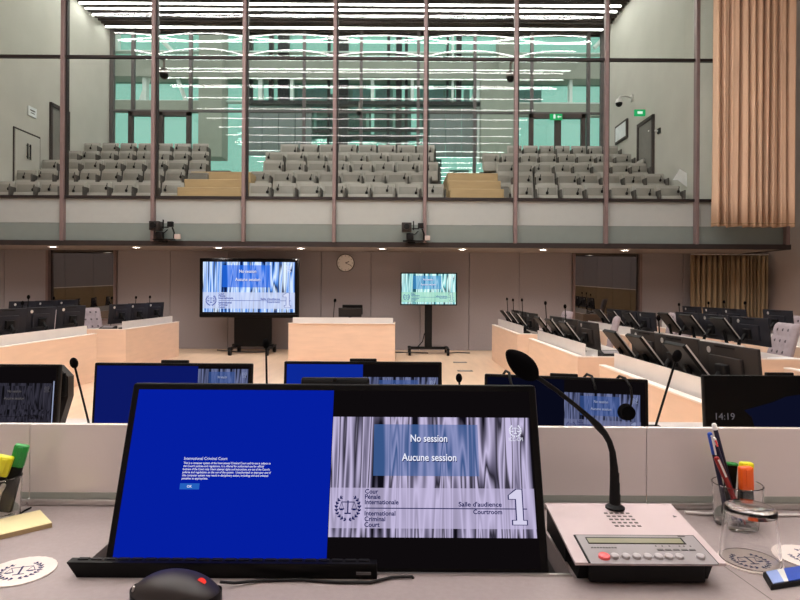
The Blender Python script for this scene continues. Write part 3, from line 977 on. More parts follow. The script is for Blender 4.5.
def lit_monitor(label, base, top_px, tilt, rz, content, split=0.5, sz=(0.70, 0.305), foot_drop=0.10, name='computer_monitor', group=None, cat='monitor', webcam=True):
    """wide monitor facing -Y; base = point under the lower edge centre (x, y, z of lower edge)"""
    W, H = sz
    t = thing(name, label, cat, base, rz, group)
    R_ = Matrix.Rotation(-tilt, 4, 'X')
    up = R_ @ Vector((0, 0, 1))
    cen = up * (H / 2)
    hs = MB().box((0, 0.014, 0), (W, 0.028, H), bevel=0.006)
    hs.box((0, 0.038, -0.01), (W * 0.62, 0.03, H * 0.6), bevel=0.012)
    ho = hs.xform(Matrix.Translation(cen) @ R_).build('housing', 'black', t, smooth=40)
    sc = MB().box((0, -0.0006, 0), (W - 0.008, 0.0012, H - 0.008))
    so = sc.build('screen', 'bezel' if content != 'lock' else 'screen_off', t)
    so.location = cen
    so.rotation_euler = (-tilt, 0, 0)
    aw, ah = W - 0.027, H - 0.026
    y = -0.0016
    e = 0.0006
    if content in ('main', 'blue', 'deep', 'night'):
        blue = {'main': 'scr_blue', 'blue': 'scr_blue_mid', 'deep': 'scr_blue_dim', 'night': 'scr_night'}[content]
        xs = -aw / 2 + aw * split
        MB().face(rect(-aw / 2, -ah / 2, xs, ah / 2, y)).build('blue_desktop', blue, so, recalc=False)
        MB().face(rect(xs, -ah / 2, aw / 2, ah / 2, y)).build('black_desktop', 'scr_black', so, recalc=False)
        pw = aw / 2 - (xs if split > 0.55 else 0.0) - 0.004
        if content == 'night':
            xs, pw = 0.0, aw / 2 - 0.02
        ph = aw / 2 * 9 / 16
        zq = {'main': -ph / 2, 'blue': ah / 2 - 0.055 - ph, 'deep': ah / 2 - 0.012 - ph, 'night': ah / 2 - 0.055 - ph}[content]
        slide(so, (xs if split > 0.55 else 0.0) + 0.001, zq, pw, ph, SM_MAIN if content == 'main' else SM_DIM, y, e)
    if content == 'dark':
        MB().face(rect(-aw / 2, -ah / 2, aw / 2, ah / 2, y)).build('black_desktop', 'scr_black', so, recalc=False)
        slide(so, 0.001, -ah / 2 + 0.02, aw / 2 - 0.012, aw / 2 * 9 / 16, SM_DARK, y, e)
        MB().face(rect(aw / 2 - 0.009, -ah / 2 + 0.02, aw / 2 - 0.004, ah / 2 - 0.06, y - e)).build('scroll_bar', 'scr_white_dim', so, recalc=False)
    if content == 'main':
        tx = MB()
        lines = ['International Criminal Court',
                 'This is a computer system of the International Criminal Court and its use is subject to',
                 "the Court's policies and regulations. It is offered for authorised use for official",
                 "business of the Court only. Users attempt rights and instructions are out of the Court's",
                 'policies and regulations on the use of the system.  Unauthorised or improper use of',
                 'this computer system may result in disciplinary action, including civil and criminal',
                 'penalties as appropriate.']
        # positions measured on the lit half (0..1 across, 0..1 down)
        wd = [.213, .428, .395, .425, .432, .42, .127]
        for i, s in enumerate(lines):
            v = .419 + (0.0 if i == 0 else .006 + i * .0175)
            tx.text(s, 0.0066 if i == 0 else 0.0046, -aw / 2 + aw / 2 * (.277), ah / 2 - v * ah, y - e, 'L', 0.0 if i == 0 else 0.012, width=aw / 2 * wd[i])
        tx.build('lettering', 'scr_white', so, recalc=False)
        bx0 = -aw / 2 + aw / 2 * .272
        MB().face(rect(bx0, ah / 2 - .586 * ah, bx0 + aw / 2 * .095, ah / 2 - .552 * ah, y - e)).build('dialog_button', 'scr_button', so, recalc=False)
        MB().text('OK', 0.0055, bx0 + aw / 2 * .0475, ah / 2 - .576 * ah, y - 2 * e, 'C', 0.012).build('lettering', 'scr_white', so, recalc=False)
    if content == 'lock':
        MB().text('14:19', 0.042, -aw / 2 + 0.034, -ah / 2 + 0.098, y, 'L').build('lettering', 'scr_grey', so, recalc=False)
        pts = [(-.176, 0.0), (-.05, .035), (.01, .06), (.08, .07), (aw / 2, .07), (aw / 2, -.09), (-.13, -.09), (-.145, -.03)]
        MB().face([(px_, y, pz_) for px_, pz_ in pts][::-1]).build('lock_screen_picture', 'scr_lock_blue', so, recalc=False)
    if webcam:
        wc = MB().box((0, 0.02, H / 2 + 0.003), (0.12, 0.024, 0.020), bevel=0.004).sphere((0, 0.0075, H / 2 + 0.008), (0.004, 0.002, 0.004), u=10, v=8)
        wc.xform(Matrix.Translation(cen) @ R_).build('webcam', 'black', t, smooth=40)
    st = MB().box((0, 0.115, -foot_drop + 0.008), (0.26, 0.2, 0.014), bevel=0.005)
    st.build('foot', 'black', t)
    nk = MB().box((0, 0.12, (H / 2 - foot_drop) / 2), (0.06, 0.03, H / 2 + foot_drop - 0.01), bevel=0.008)
    nk.box((0, 0.135, H / 2 - 0.03), (0.1, 0.06, 0.09), bevel=0.01)
    nk.build('neck', 'black', t)
    return t


# ================================================================== FAR END: screens, clock, table, cameras
def tv_wide():
    Y = 13.85
    a, b = P(199.5, 258, Y), P(298.5, 318, Y)
    W, H = b.x - a.x, a.z - b.z
    t = thing('television', 'wide black television on a wheeled cart by the taupe wall', 'television', ((a.x + b.x) / 2, Y, 0))
    zc = (a.z + b.z) / 2
    MB().box((0, 0.05, zc), (W, 0.10, H), bevel=0.02).build('housing', 'black', t, smooth=40)
    so = MB().box((0, -0.004, zc + 0.03), (W - 0.05, 0.008, H - 0.12)).build('screen', 'bezel', t)
    w, h = W * 0.925, H * 0.845
    slide(so, -w / 2, zc + H / 2 - 0.085 - h, w, h, SM_TV, -0.009, 0.002)
    MB().box((0, -0.012, zc - H / 2 + 0.05), (W - 0.02, 0.03, 0.07), bevel=0.01).box((0, -0.028, zc - H / 2 + 0.065), (0.2, 0.012, 0.03)).build('speaker_bar', 'bezel', t)
    MB().sphere((W / 2 - 0.06, -0.006, zc + H / 2 - 0.03), (0.012, 0.008, 0.012), u=8, v=6).build('indicator', 'white', t)
    zt_ = zc - H / 2
    px0, px1 = P(233.5, 330, Y).x - t.location.x, P(271, 330, Y).x - t.location.x
    MB().box(((px0 + px1) / 2, 0.08, (zt_ + 0.22) / 2), (px1 - px0, 0.08, zt_ - 0.22), bevel=0.01).build('cart_panel', 'bezel', t)
    ct = MB()
    for s in (-1, 1):
        ct.box((s * 0.42 + (px0 + px1) / 2, 0.08, 0.16), (0.08, 0.85, 0.05), bevel=0.01)
        ct.box((s * 0.42 + (px0 + px1) / 2, -0.30, 0.14), (0.10, 0.12, 0.05), bevel=0.01)
    ct.box(((px0 + px1) / 2, 0.08, 0.2), (0.95, 0.1, 0.06), bevel=0.01)
    ct.tube([(-0.7, -0.1, 0.10), (-0.3, -0.12, 0.07), (0.2, -0.15, 0.06), (0.45, -0.2, 0.08)], 0.012, n=6)
    ct.build('cart_base', 'bezel', t)
    for s in (-1, 1):
        for yy in (-0.33, 0.45):
            MB().cyl((s * 0.42 + (px0 + px1) / 2 - 0.03, yy, 0.07), (s * 0.42 + (px0 + px1) / 2 + 0.03, yy, 0.07), 0.07, n=16).box((s * 0.42 + (px0 + px1) / 2, yy, 0.115), (0.03, 0.07, 0.06)).build('caster', 'black', t, smooth=40)


tv_wide()


def tv_stand():
    Y = 13.95
    a, b = P(400.5, 272.5, Y), P(457, 305.5, Y)
    W, H = b.x - a.x, a.z - b.z
    t = thing('television', 'narrower television with a pale teal picture on a black pole stand', 'television', ((a.x + b.x) / 2, Y, 0))
    zc = (a.z + b.z) / 2
    MB().box((0, 0.03, zc), (W, 0.05, H), bevel=0.01).build('housing', 'black', t, smooth=40)
    so = MB().box((0, 0.002, zc), (W - 0.03, 0.006, H - 0.03)).build('screen', 'bezel', t)
    w, h = W * 0.955, H * 0.93
    slide(so, -w / 2, zc - h / 2, w, h, SM_TEAL, -0.003, 0.0015)
    MB().box((0, 0.10, (zc + 0.16) / 2), (0.17, 0.09, zc - 0.16), bevel=0.012).box((0, 0.06, zc), (0.4, 0.04, 0.3)).build('pole', 'black', t)
    ft = MB()
    ft.box((0, 0.10, 0.15), (0.95, 0.07, 0.06), bevel=0.01)
    for s in (-1, 1):
        ft.box((s * 0.44, 0.10, 0.14), (0.07, 0.7, 0.05), bevel=0.01)
    ft.tube([(-0.09, 0.02, 0.5), (-0.14, 0.0, 0.3), (-0.25, 0.0, 0.18)], 0.012, n=6)
    ft.build('base', 'black', t)
    for s in (-1, 1):
        for yy in (-0.23, 0.43):
            MB().cyl((s * 0.44 - 0.03, yy, 0.06), (s * 0.44 + 0.03, yy, 0.06), 0.06, n=16).box((s * 0.44, yy, 0.105), (0.03, 0.06, 0.05)).build('caster', 'black', t, smooth=40)


tv_stand()

ck = thing('wall_clock', 'round white wall clock with a thin dark rim and black hands', 'clock', P(345.5, 263, YW - 0.003))
r = 0.222
q = Matrix.Rotation(PI / 2, 4, 'X')
MB().lathe([(r * 0.9, 0.0), (r, 0.0), (r, 0.05), (r * 0.94, 0.055), (r * 0.93, 0.03), (r * 0.9, 0.0)], n=48).xform(q).build('rim', 'frame_dark', ck, smooth=40)
MB().lathe([(0, 0.028), (r * 0.94, 0.028)], n=48).xform(q).build('dial', 'clock_face', ck)
tk = MB()
for k in range(12):
    a = k * PI / 6
    tk.box((math.sin(a) * r * 0.8, -0.030, math.cos(a) * r * 0.8), (0.008, 0.004, 0.03), rot=(0, a, 0))
tk.build('hour_mark', 'black', ck)
for a, ln, w in ((math.radians(69), 0.10, 0.018), (math.radians(114), 0.165, 0.012)):
    MB().box((math.sin(a) * ln / 2, -0.034, math.cos(a) * ln / 2), (w, 0.004, ln), rot=(0, a, 0)).build('hand', 'black', ck)

# witness table
Yt = 12.6
a, b = P(288.5, 323.5, Yt), P(395, 323.5, Yt)
tb = thing('witness_table', 'pale maple witness table with a low frosted screen before the taupe wall', 'table', ((a.x + b.x) / 2, Yt, 0))
W, H = b.x - a.x, a.z
MB().box((0, 0.015, H / 2), (W, 0.03, H)).box((-W / 2 + 0.015, 0.45, H / 2), (0.03, 0.84, H)).box((W / 2 - 0.015, 0.45, H / 2), (0.03, 0.84, H)).build('front_panel', 'wood', tb)
MB().box((0, 0.46, H - 0.03), (W - 0.07, 0.85, 0.03)).build('tabletop', 'desk_top', tb)
MB().box((0, 0.0, H + 0.006), (W + 0.01, 0.05, 0.012)).build('edge_strip', 'wood_edge', tb)
gx = P(293, 320, Yt + 0.12).x - tb.location.x
gx2 = P(393, 320, Yt + 0.12).x - tb.location.x
MB().box(((gx + gx2) / 2, 0.12, H + 0.055), (gx2 - gx, 0.015, 0.14)).build('glass_screen', 'frosted', tb)
# objects on the table
m_ = thing('computer_monitor', 'small dark monitor behind the screen of the witness table', 'monitor', (P(350, 312, 13.0).x, 13.0, H - 0.015))
MB().box((0, 0, 0.24), (0.5, 0.04, 0.2), rot=(0.2, 0, 0), bevel=0.01).build('housing', 'monitor_back', m_)
MB().box((0.05, 0.06, 0.3), (0.44, 0.03, 0.22), rot=(0.3, 0, 0), bevel=0.01).build('second_panel', 'black', m_)
MB().box((0, 0.02, 0.07), (0.06, 0.06, 0.14)).box((0, 0.02, 0.01), (0.24, 0.2, 0.02)).build('stand', 'black', m_)


def goose(label, base, head, name='gooseneck_microphone', r=0.006, hr=0.018, bow=0.25, group=None):
    """base and head are world points; parts: base, neck, windscreen"""
    base, head = Vector(base), Vector(head)
    t = thing(name, label, 'microphone', base, 0, group)
    d = head - base
    k1 = Vector((d.x * bow, d.y * bow, d.z * 0.5))
    n = 8
    pts = [(k1 * 2 * s * (1 - s)) + d * s * s for s in [i / n for i in range(n + 1)]]
    MB().tube(pts, r, n=6).build('neck', 'black', t, smooth=60)
    MB().box((0, 0.0, 0.012), (0.09, 0.11, 0.024), bevel=0.006).build('base', 'black', t)
    dr_ = (pts[-1] - pts[-2]).normalized()
    rt = Vector((0, 0, 1)).rotation_difference(dr_).to_matrix().to_4x4()
    MB().sphere(d, (hr, hr, hr * 1.45), rot=rt, u=12, v=10).build('windscreen', 'black_soft', t, smooth=60)
    return t


goose('thin gooseneck microphone on the witness table', (P(333, 318, 13.0).x, 13.0, H - 0.015), P(335, 300.5, 13.0), hr=0.03, r=0.008)
for x, lab in ((309, 'first'), (317, 'second')):
    g2 = thing('drinking_glass', 'small tumbler behind the frosted screen of the witness table, %s from its left end' % lab, 'glass', (P(x, 320, 12.95).x, 12.95, H - 0.015))
    MB().lathe([(0.0, 0.0), (0.035, 0.0), (0.042, 0.12), (0.038, 0.12), (0.031, 0.012), (0.0, 0.012)], n=16).build('tumbler', 'tumbler', g2, smooth=40)
# video cameras on the balcony edge
def ptz(label, x, y, flip):
    p = P(x, y, 12.86)
    t = thing('video_camera', label, 'camera', (p.x, 12.9, ZS + 0.10), 0, None)
    t.scale = (0.82, 0.82, 0.82)
    s = -1 if flip else 1
    MB().box((0.05, 0.06, 0.02), (0.55, 0.16, 0.035), bevel=0.008).box((0, 0.12, 0.0), (0.2, 0.11, 0.10)).build('bracket', 'black', t)
    MB().box((-0.04, 0.0, 0.13), (0.19, 0.16, 0.18), bevel=0.02).build('pan_head', 'black', t, smooth=40)
    MB().box((-0.13, -0.02, 0.37), (0.26, 0.30, 0.24), bevel=0.02).build('body', 'monitor_back', t, smooth=40)
    MB().cyl((-0.13, -0.16, 0.37), (-0.13, -0.24, 0.37), 0.075, n=20).build('lens', 'black', t, smooth=40)
    MB().box((0.24, 0.0, 0.42), (0.15, 0.10, 0.14), bevel=0.015).box((0.10, 0, 0.34), (0.18, 0.03, 0.03)).box((0.05, 0.0, 0.42), (0.03, 0.03, 0.24)).build('lamp_head', 'black', t)
    MB().tube([(0.28, 0.02, 0.34), (0.33, 0.02, 0.2), (0.32, 0.03, 0.05)], 0.022, n=8).tube([(0.18, -0.02, 0.28), (0.1, -0.03, 0.2), (0.0, 0.0, 0.16)], 0.012, n=6).build('cable', 'black', t, smooth=60)
    MB().box((0.42, 0.02, 0.1), (0.14, 0.10, 0.12), bevel=0.008).build('junction_box', 'plaster', t)


ptz('black video camera on the balcony edge above the wide television', 160.5, 236, False)
ptz('black video camera on the balcony edge above the pole stand television', 411.5, 238, True)

# floor outlets
for i, (x, y) in enumerate(((460, 362.5), (465, 371), (43, 413))):
    p = PZ(x, y, 0.0)
    o = thing('floor_outlet', ('small grey floor outlet plate before the right benches, nearer the wall', 'small grey floor outlet plate before the right benches, nearer the judges', 'small grey floor outlet plate below the left benches')[i], 'outlet', (p.x, p.y, 0.001))
    MB().box((0, 0, 0.003), (0.28, 0.16, 0.006)).build('plate', 'grey_panel', o)
    MB().box((0, 0.02, 0.007), (0.2, 0.03, 0.004)).build('lid', 'chrome', o)
for i, (xa, ya, xb, yb) in enumerate(((395, 352.5, 428, 353), (448, 353, 470, 353))):
    pa, pb = PZ(xa, ya, 0.012), PZ(xb, yb, 0.012)
    o = MB().tube([pa, (pa + pb) / 2 + Vector((0, 0.12, 0)), pb], 0.012, n=6).build('floor_cable', 'cable', smooth=60)
    tag(o, ('black cable on the floor between the witness table and the pole stand', 'short black cable on the floor right of the pole stand')[i], 'cable')

# ================================================================== CURTAINS
def curtain(name, label, xa, xb, Y, z0, z1, amp, n, m, seed, parts=True):
    r = random.Random(seed)
    ph = [0.0]
    for k in range(n):
        ph.append(ph[-1] + r.uniform(0.6, 1.5))
    tot = ph[-1]
    am = [r.uniform(0.45, 1.0) for _ in range(n + 1)]

    def prof(u):
        s = u * tot
        k = 0
        while k < n - 1 and ph[k + 1] < s:
            k += 1
        f = (s - ph[k]) / (ph[k + 1] - ph[k])
        d0 = am[k] * math.exp(-(f / 0.13) ** 2)
        d1 = am[k + 1] * math.exp(-((1 - f) / 0.13) ** 2)
        belly = 0.22 * math.sin(f * PI) * (0.6 + 0.4 * am[k]) + 0.10 * math.sin(f * 2 * PI + k)
        return belly - d0 - d1, (1 if f < 0.5 else -1) * (d0 + d1)
    NU, NV = n * 22, 10

    def f(u, v):
        d, e = prof(u)
        sp = 0.75 + 0.25 * (1 - v)
        sw = 0.02 * math.sin(u * 17 + v * 2.2) * (1 - v)
        return (xa + (xb - xa) * u + 0.02 * e + sw, Y - amp * d * sp, z0 + (z1 - z0) * v + (0.012 * math.sin(u * 23) if v == 0 else 0))
    t = thing(name, label, 'curtain', (0, 0, 0))
    MB().grid(f, NU, NV).build('cloth', m, t, smooth=80, recalc=False)
    md = t.children[0].modifiers.new('thick', 'SOLIDIFY')
    md.thickness = 0.006
    if parts:
        MB().grid(lambda u, v: (f(u, 0)[0], f(u, 0)[1] - 0.004, z0 + 0.055 + 0.012 * v), NU, 1).build('hem', 'stair_edge', t, smooth=80, recalc=False)
    MB().box(((xa + xb) / 2, Y, z1 + 0.01), (xb - xa, 0.05, 0.03)).build('track', 'silver', t)
    return t


Yc = 12.4
curtain('curtain', 'tall tan pleated curtain hanging beside the balcony glass', P(714.5, 100, Yc).x, P(797, 100, Yc).x, Yc, P(750, 226.5, Yc).z, ZC - 0.03, 0.26, 10, 'curtain', 11)
Yk = 14.72
curtain('curtain', 'short olive tan curtain under the balcony by the right wall', P(691, 300, Yk).x, P(768, 300, Yk).x, Yk, 0.06, ZS - 0.03, 0.16, 17, 'curtain_low', 5, parts=False)

# ================================================================== BENCHES OF THE PARTIES
ZB = 0.755


def bench(label, xf, y0, y1, s, group='curved rows of maple benches', zt=ZB):
    """front face at x = xf looking to the room's middle; s = +1 body towards +X"""
    t = thing('bench', label, 'bench', (xf, (y0 + y1) / 2, 0), 0, group)
    Ln = y1 - y0
    D = 0.85
    MB().box((s * 0.015, 0, zt / 2), (0.03, Ln, zt)).build('front_panel', 'wood', t)
    for e in (-1, 1):
        MB().box((s * (0.03 + D / 2 - 0.08), e * (Ln / 2 - 0.015), zt / 2), (D - 0.16, 0.03, zt)).build('end_panel', 'wood', t)
    MB().box((s * (0.03 + D / 2), 0, zt - 0.035), (D, Ln - 0.064, 0.03)).build('desktop', 'desk_top', t)
    MB().box((s * 0.03, 0, zt + 0.006), (0.07, Ln + 0.006, 0.012)).box((s * (D / 2 - 0.03), -Ln / 2 + 0.017, zt + 0.006), (D - 0.2, 0.034, 0.012)).build('edge_strip', 'wood_edge', t)
    MB().box((s * 0.125, 0.03, zt + 0.055), (0.014, Ln - 0.22, 0.17)).build('glass_screen', 'frosted', t)
    return t


def back_monitor(label, x, y, z, s, m='monitor_back', sz=(0.70, 0.33), yaw=0.0, tilt=0.10, group=None, name='computer_monitor', zb=ZB - 0.02):
    """monitor whose screen looks to +X*s; z = height of its top edge"""
    W, H = sz
    t = thing(name, label, 'monitor', (x, y, zb), (0 if s > 0 else PI) + yaw, group)
    hz = z - zb - H / 2
    R_ = Matrix.Translation((0, 0, hz)) @ Matrix.Rotation(-tilt, 4, 'Y')
    MB().box((0, 0, 0), (0.025, W, H), bevel=0.006).box((-0.022, 0, -0.01), (0.025, W * 0.55, H * 0.55), bevel=0.01).xform(R_).build('housing', m, t, smooth=40)
    MB().box((0.0135, 0, 0), (0.003, W - 0.02, H - 0.02)).xform(R_).build('screen', 'screen_off', t)
    sl = MB().box((-0.014, W * 0.02, H * 0.44), (0.004, W * 0.34, 0.012))
    sl.xform(R_).build('vent', 'black', t)
    mt = MB().box((-0.05, 0, -0.03), (0.05, 0.13, 0.12), bevel=0.012).cyl((-0.07, 0, -0.03), (-0.12, 0, -0.10), 0.022, n=10)
    mt.xform(R_).build('mount', 'black', t, smooth=40)
    MB().tube([(-0.13, 0, hz - 0.10), (-0.135, 0.02, 0.12), (-0.12, 0.02, 0.0)], 0.02, n=8).box((-0.11, 0.02, 0.012), (0.13, 0.14, 0.024), bevel=0.006).build('arm', 'black', t, smooth=60)
    MB().cyl((-0.0135, W * 0.30, H * 0.34), (-0.0165, W * 0.30, H * 0.34), 0.024, n=16).xform(R_).build('emblem', 'silver', t)
    return t


def tilt_display(label, x, y, ztop, s, sz=(0.34, 0.36), tilt=0.70, group=None, zb=ZB - 0.02):
    """reclined second display seen along its edge"""
    W, H = sz
    t = thing('reclined_display', label, 'monitor', (x, y, zb), 0 if s > 0 else PI, group)
    hz = ztop - zb - H / 2 * math.cos(tilt)
    R_ = Matrix.Translation((0, 0, hz)) @ Matrix.Rotation(-tilt, 4, 'Y')
    MB().box((0, 0, 0), (0.035, W, H), bevel=0.006).build('housing', 'black', t) .data.transform(R_)
    MB().box((0.019, 0, 0), (0.004, W - 0.03, H - 0.03)).xform(R_).build('screen', 'screen_off', t)
    for e in (-1, 1):
        MB().box((0.012, e * (W / 2 + 0.001), 0), (0.012, 0.004, H - 0.012)).xform(R_).build('edge_trim', 'silver', t)
    MB().tube([(-0.01, 0, hz - 0.02), (0.04, 0, 0.08), (0.05, 0, 0.0)], 0.022, n=8).box((0.05, 0, 0.012), (0.16, 0.16, 0.024), bevel=0.006).build('stand', 'black', t, smooth=60)
    return t


rowsR = [('front', 2.0, [('far', 10.2, 13.0), ('middle', 6.73, 9.3), ('near', 3.35, 6.0)]),
         ('second', 3.75, [('far', 9.8, 12.4), ('middle', 6.6, 9.2), ('near', 3.4, 5.85)]),
         ('third', 5.35, [('far', 10.0, 12.6), ('middle', 6.9, 9.6)])]
for rn, xf, bl in rowsR:
    for bn, y0, y1 in bl:
        bench('pale maple bench with frosted screen, %s bench of the %s right row' % (bn, rn), xf, y0, y1, 1)
rowsL = [('front', -4.93, [('far', 10.8, 13.4), ('near', 6.4, 9.76)]), ('second', -6.7, [('far', 10.6, 13.2), ('near', 6.9, 9.6)]), ('third', -8.7, [('far', 11.0, 13.9)])]
for rn, xf, bl in rowsL:
    for bn, y0, y1 in bl:
        bench('pale maple bench with frosted screen, %s bench of the %s left row' % (bn, rn), xf, y0, y1, -1)

mon = {('front', 'far'): (2.40, [10.85, 11.6, 12.3], 1.10), ('front', 'middle'): (2.38, [7.55, 8.3, 9.0], 1.115), ('front', 'near'): (2.36, [4.30, 5.10, 5.72], 1.124),
       ('second', 'far'): (4.2, [10.2, 10.95, 11.7], 1.15), ('second', 'middle'): (4.2, [7.18, 8.0, 8.7], 1.20),
       ('third', 'far'): (5.8, [10.4, 11.1, 11.9], 1.21), ('third', 'middle'): (5.8, [9.2, 8.05], 1.23)}
NEARN = {3: ['nearest', 'middle', 'farthest'], 2: ['farthest', 'nearest']}
for (rn, bn), (X, ys, zt_) in mon.items():
    for j, y in enumerate(ys):
        w_ = NEARN[len(ys)][j]
        back_monitor('dark monitor seen from behind, %s on the %s bench of the %s right row' % (w_, bn, rn), X, y, zt_, 1, m='monitor_back' if rn == 'front' else 'monitor_back_blue', group='monitors on the right benches', yaw=rs.uniform(0.0, 0.07))
        if rn in ('front', 'second'):
            tilt_display('reclined display seen edge on, %s on the %s bench of the %s right row' % (w_, bn, rn), X - 0.15, y + 0.30, zt_ - 0.02, 1, group='reclined displays on the right benches', tilt=0.66)
for (bn, ys, X, zt_, rn) in (('far', [11.42, 12.2, 13.05], -5.33, 1.20, 'front'), ('near', [8.15, 8.88, 9.72], -5.33, 1.215, 'front'), ('far', [11.2, 11.95, 12.7], -7.05, 1.25, 'second'), ('near', [7.7, 8.4, 9.2], -7.05, 1.24, 'second'), ('far', [11.45, 12.3, 13.2], -9.1, 1.15, 'third')):
    for j, y in enumerate(ys):
        back_monitor('blue grey monitor seen from behind, %s on the %s bench of the %s left row' % (NEARN[3][j], bn, rn), X, y, zt_, -1, m='monitor_back_blue', group='monitors on the left benches', yaw=rs.uniform(-0.32, -0.24), sz=(0.55, 0.37))

# chairs
def make_chair(label):
    t = thing('office_chair', label, 'chair', (0, 0, 0), 0, 'lilac grey office chairs')
    tl = Matrix.Translation((0, 0.20, 0.50)) @ Matrix.Rotation(math.radians(-14), 4, 'X')
    W, H = 0.50, 0.62

    def fr(u, v):
        x, z = (u - 0.5) * W, v * H
        d = 0.018 * abs(math.sin(u * 4 * PI)) * abs(math.sin(v * 4 * PI + 0.4)) ** 0.6
        ed = 0.03 * (max(0, abs(2 * u - 1) - 0.85) / 0.15) ** 2 + 0.03 * (max(0, abs(2 * v - 1) - 0.88) / 0.12) ** 2
        return (x, -0.03 - d + ed, z)
    b_ = MB().grid(fr, 28, 28)
    b_.box((0, 0.02, H / 2), (W, 0.06, H), bevel=0.02)
    b_.xform(tl).build('backrest', 'chair_cloth', t, smooth=50)
    tf = MB()
    for i in range(3):
        for j in range(4):
            tf.sphere(((i - 1) * W / 4, -0.032, H * (0.14 + 0.235 * j)), (0.026, 0.010, 0.02), u=8, v=6)
    tf.xform(tl).build('tufting', 'chair_dark', t, smooth=60)
    MB().box((0, -0.04, 0.47), (0.52, 0.50, 0.10), bevel=0.035).build('seat', 'chair_cloth', t, smooth=50)
    for s in (-1, 1):
        MB().tube([(s * 0.27, 0.12, 0.45), (s * 0.30, 0.10, 0.64), (s * 0.30, -0.12, 0.66), (s * 0.29, -0.16, 0.60)], 0.018, n=8).box((s * 0.30, -0.02, 0.675), (0.05, 0.24, 0.025), bevel=0.01).build('armrest', 'silver', t, smooth=50)
    MB().cyl((0, 0, 0.10), (0, 0, 0.43), 0.03, n=12).build('gas_column', 'chrome', t, smooth=40)
    bs = MB()
    for k in range(5):
        a = 2 * PI * k / 5
        bs.box((0.16 * math.cos(a), 0.16 * math.sin(a), 0.085), (0.30, 0.045, 0.03), rot=(0, 0, a), bevel=0.006)
        bs.sphere((0.30 * math.cos(a), 0.30 * math.sin(a), 0.032), (0.03, 0.03, 0.031), u=10, v=8)
    bs.build('base', 'chrome', t, smooth=40)
    return t


ch0 = make_chair('lilac grey tufted office chair beside the monitors of the second right row')
ch0.location = (4.66, 7.78, 0)
ch0.rotation_euler = (0, 0, math.radians(-95))
for x, y, rz, lab in ((3.13, 9.66, -108, 'grey office chair seen edge on behind the middle front right bench'),
                      (4.95, 11.05, -60, 'lilac grey office chair before the right booth window, in the second row'),
                      (6.55, 9.90, -60, 'lilac grey office chair by the right wall, in the third row'),
                      (-5.98, 11.95, 62, 'lilac grey tufted chair left of the far left monitors'),
                      (-5.95, 11.05, 75, 'lilac grey chair second from the far left monitors'),
                      (2.98, 11.9, -90, 'dark looking office chair behind the far front right bench')):
    dup(ch0, (x, y, 0), math.radians(rz), lab)

# microphones on the benches: head pixel, depth, base shift
mics = [(507, 299, 12.6, 'far front right bench, first from the wall'), (513, 300, 12.0, 'far front right bench, second from the wall'), (522, 300, 11.3, 'far front right bench, third from the wall'),
        (545.5, 303, 8.9, 'middle front right bench, tall one at its far end'), (565, 306.5, 8.2, 'middle front right bench, bent one above the monitors'),
        (658.5, 318, 5.6, 'near front right bench, between the wide monitors'),
        (679, 304.5, 11.2, 'second right row under the taupe panel'), (708.5, 303, 11.5, 'third right row before the curtain, leftmost of three'), (724, 302, 11.0, 'third right row before the curtain, middle of three'), (745, 303, 10.4, 'third right row before the curtain, rightmost of three'),
        (112, 298, 11.6, 'far left bench, in front of the booth window edge'), (136, 297.5, 12.3, 'far left bench, left of the pair by the wall'), (150, 297, 12.9, 'far left bench, right of the pair by the wall'),
        (28.5, 297, 8.8, 'near left bench, taller of two at the picture edge'), (22.5, 303, 8.6, 'near left bench, shorter and thicker of two'), (54, 298, 12.4, 'second left row before the booth window')]
for x, y, Y, lab in mics:
    h = P(x, y, Y)
    base = Vector((h.x + (0.03 if x > 400 else -0.03), Y + 0.02, ZB - 0.02))
    goose('thin black gooseneck microphone on the ' + lab, base, h, r=0.007, hr=0.022 if Y > 7 else 0.02, bow=0.1, group='bench microphones')

# conference units and papers on the bench ends
for x, y, Y, lab in ((598, 353, 6.95, 'middle front right bench'), (533, 331, 10.45, 'far front right bench'), (112, 329.5, 10.98, 'far left bench')):
    p = PZ(x, y, ZB - 0.02)
    q_ = thing('conference_unit', 'low black conference unit on the near end of the ' + lab, 'console', (p.x, Y, ZB - 0.02))
    MB().prism([(-0.13, -0.09, 0), (0.13, -0.09, 0), (0.13, 0.09, 0), (-0.13, 0.09, 0)], (0, 0, 0.03)).prism([(-0.13, -0.09, 0.03), (-0.13, 0.09, 0.03), (-0.13, 0.09, 0.075)], (0.26, 0, 0)).build('housing', 'black', q_)
    MB().box((0, 0.0, 0.06), (0.2, 0.10, 0.004), rot=(0.245, 0, 0)).build('keypad', 'console_panel', q_)
for x, Y, w, h_, lab in ((2.62, 6.95, 0.30, 0.22, 'middle front right bench'), (4.35, 6.75, 0.3, 0.22, 'middle second right bench'), (-5.55, 10.96, 0.25, 0.2, 'far left bench')):
    o = MB().box((0, 0, 0.012), (w, h_, 0.024), rot=(0, 0, 0.3)).build('paper_stack', 'paper')
    o.location = (x, Y, ZB - 0.02)
    tag(o, 'white stack of paper on the near end of the ' + lab, 'paper')


for side, X in (('left', XL + 0.02), ('right', XR - 0.02)):
    wn, cl = MB(), MB()
    for k in range(9):
        yy = -5.0 + k * 2.05
        wn.box((X, yy, 0.66), (0.04, 2.03, 1.32))
        cl.box((X, yy, 2.9), (0.04, 2.03, 3.1))
    struct('wall_wainscot_' + side, wn, 'stair_edge', 'brown wainscot along the %s courtroom wall' % side)
    struct('wall_cladding_' + side, cl, 'taupe', 'taupe panels above the wainscot of the %s wall' % side)
    struct('baseboard_' + side, MB().box((X, 3.2, 1.335), (0.07, 18.4, 0.03)), 'wood_edge', 'pale ledge on the %s wainscot' % side)

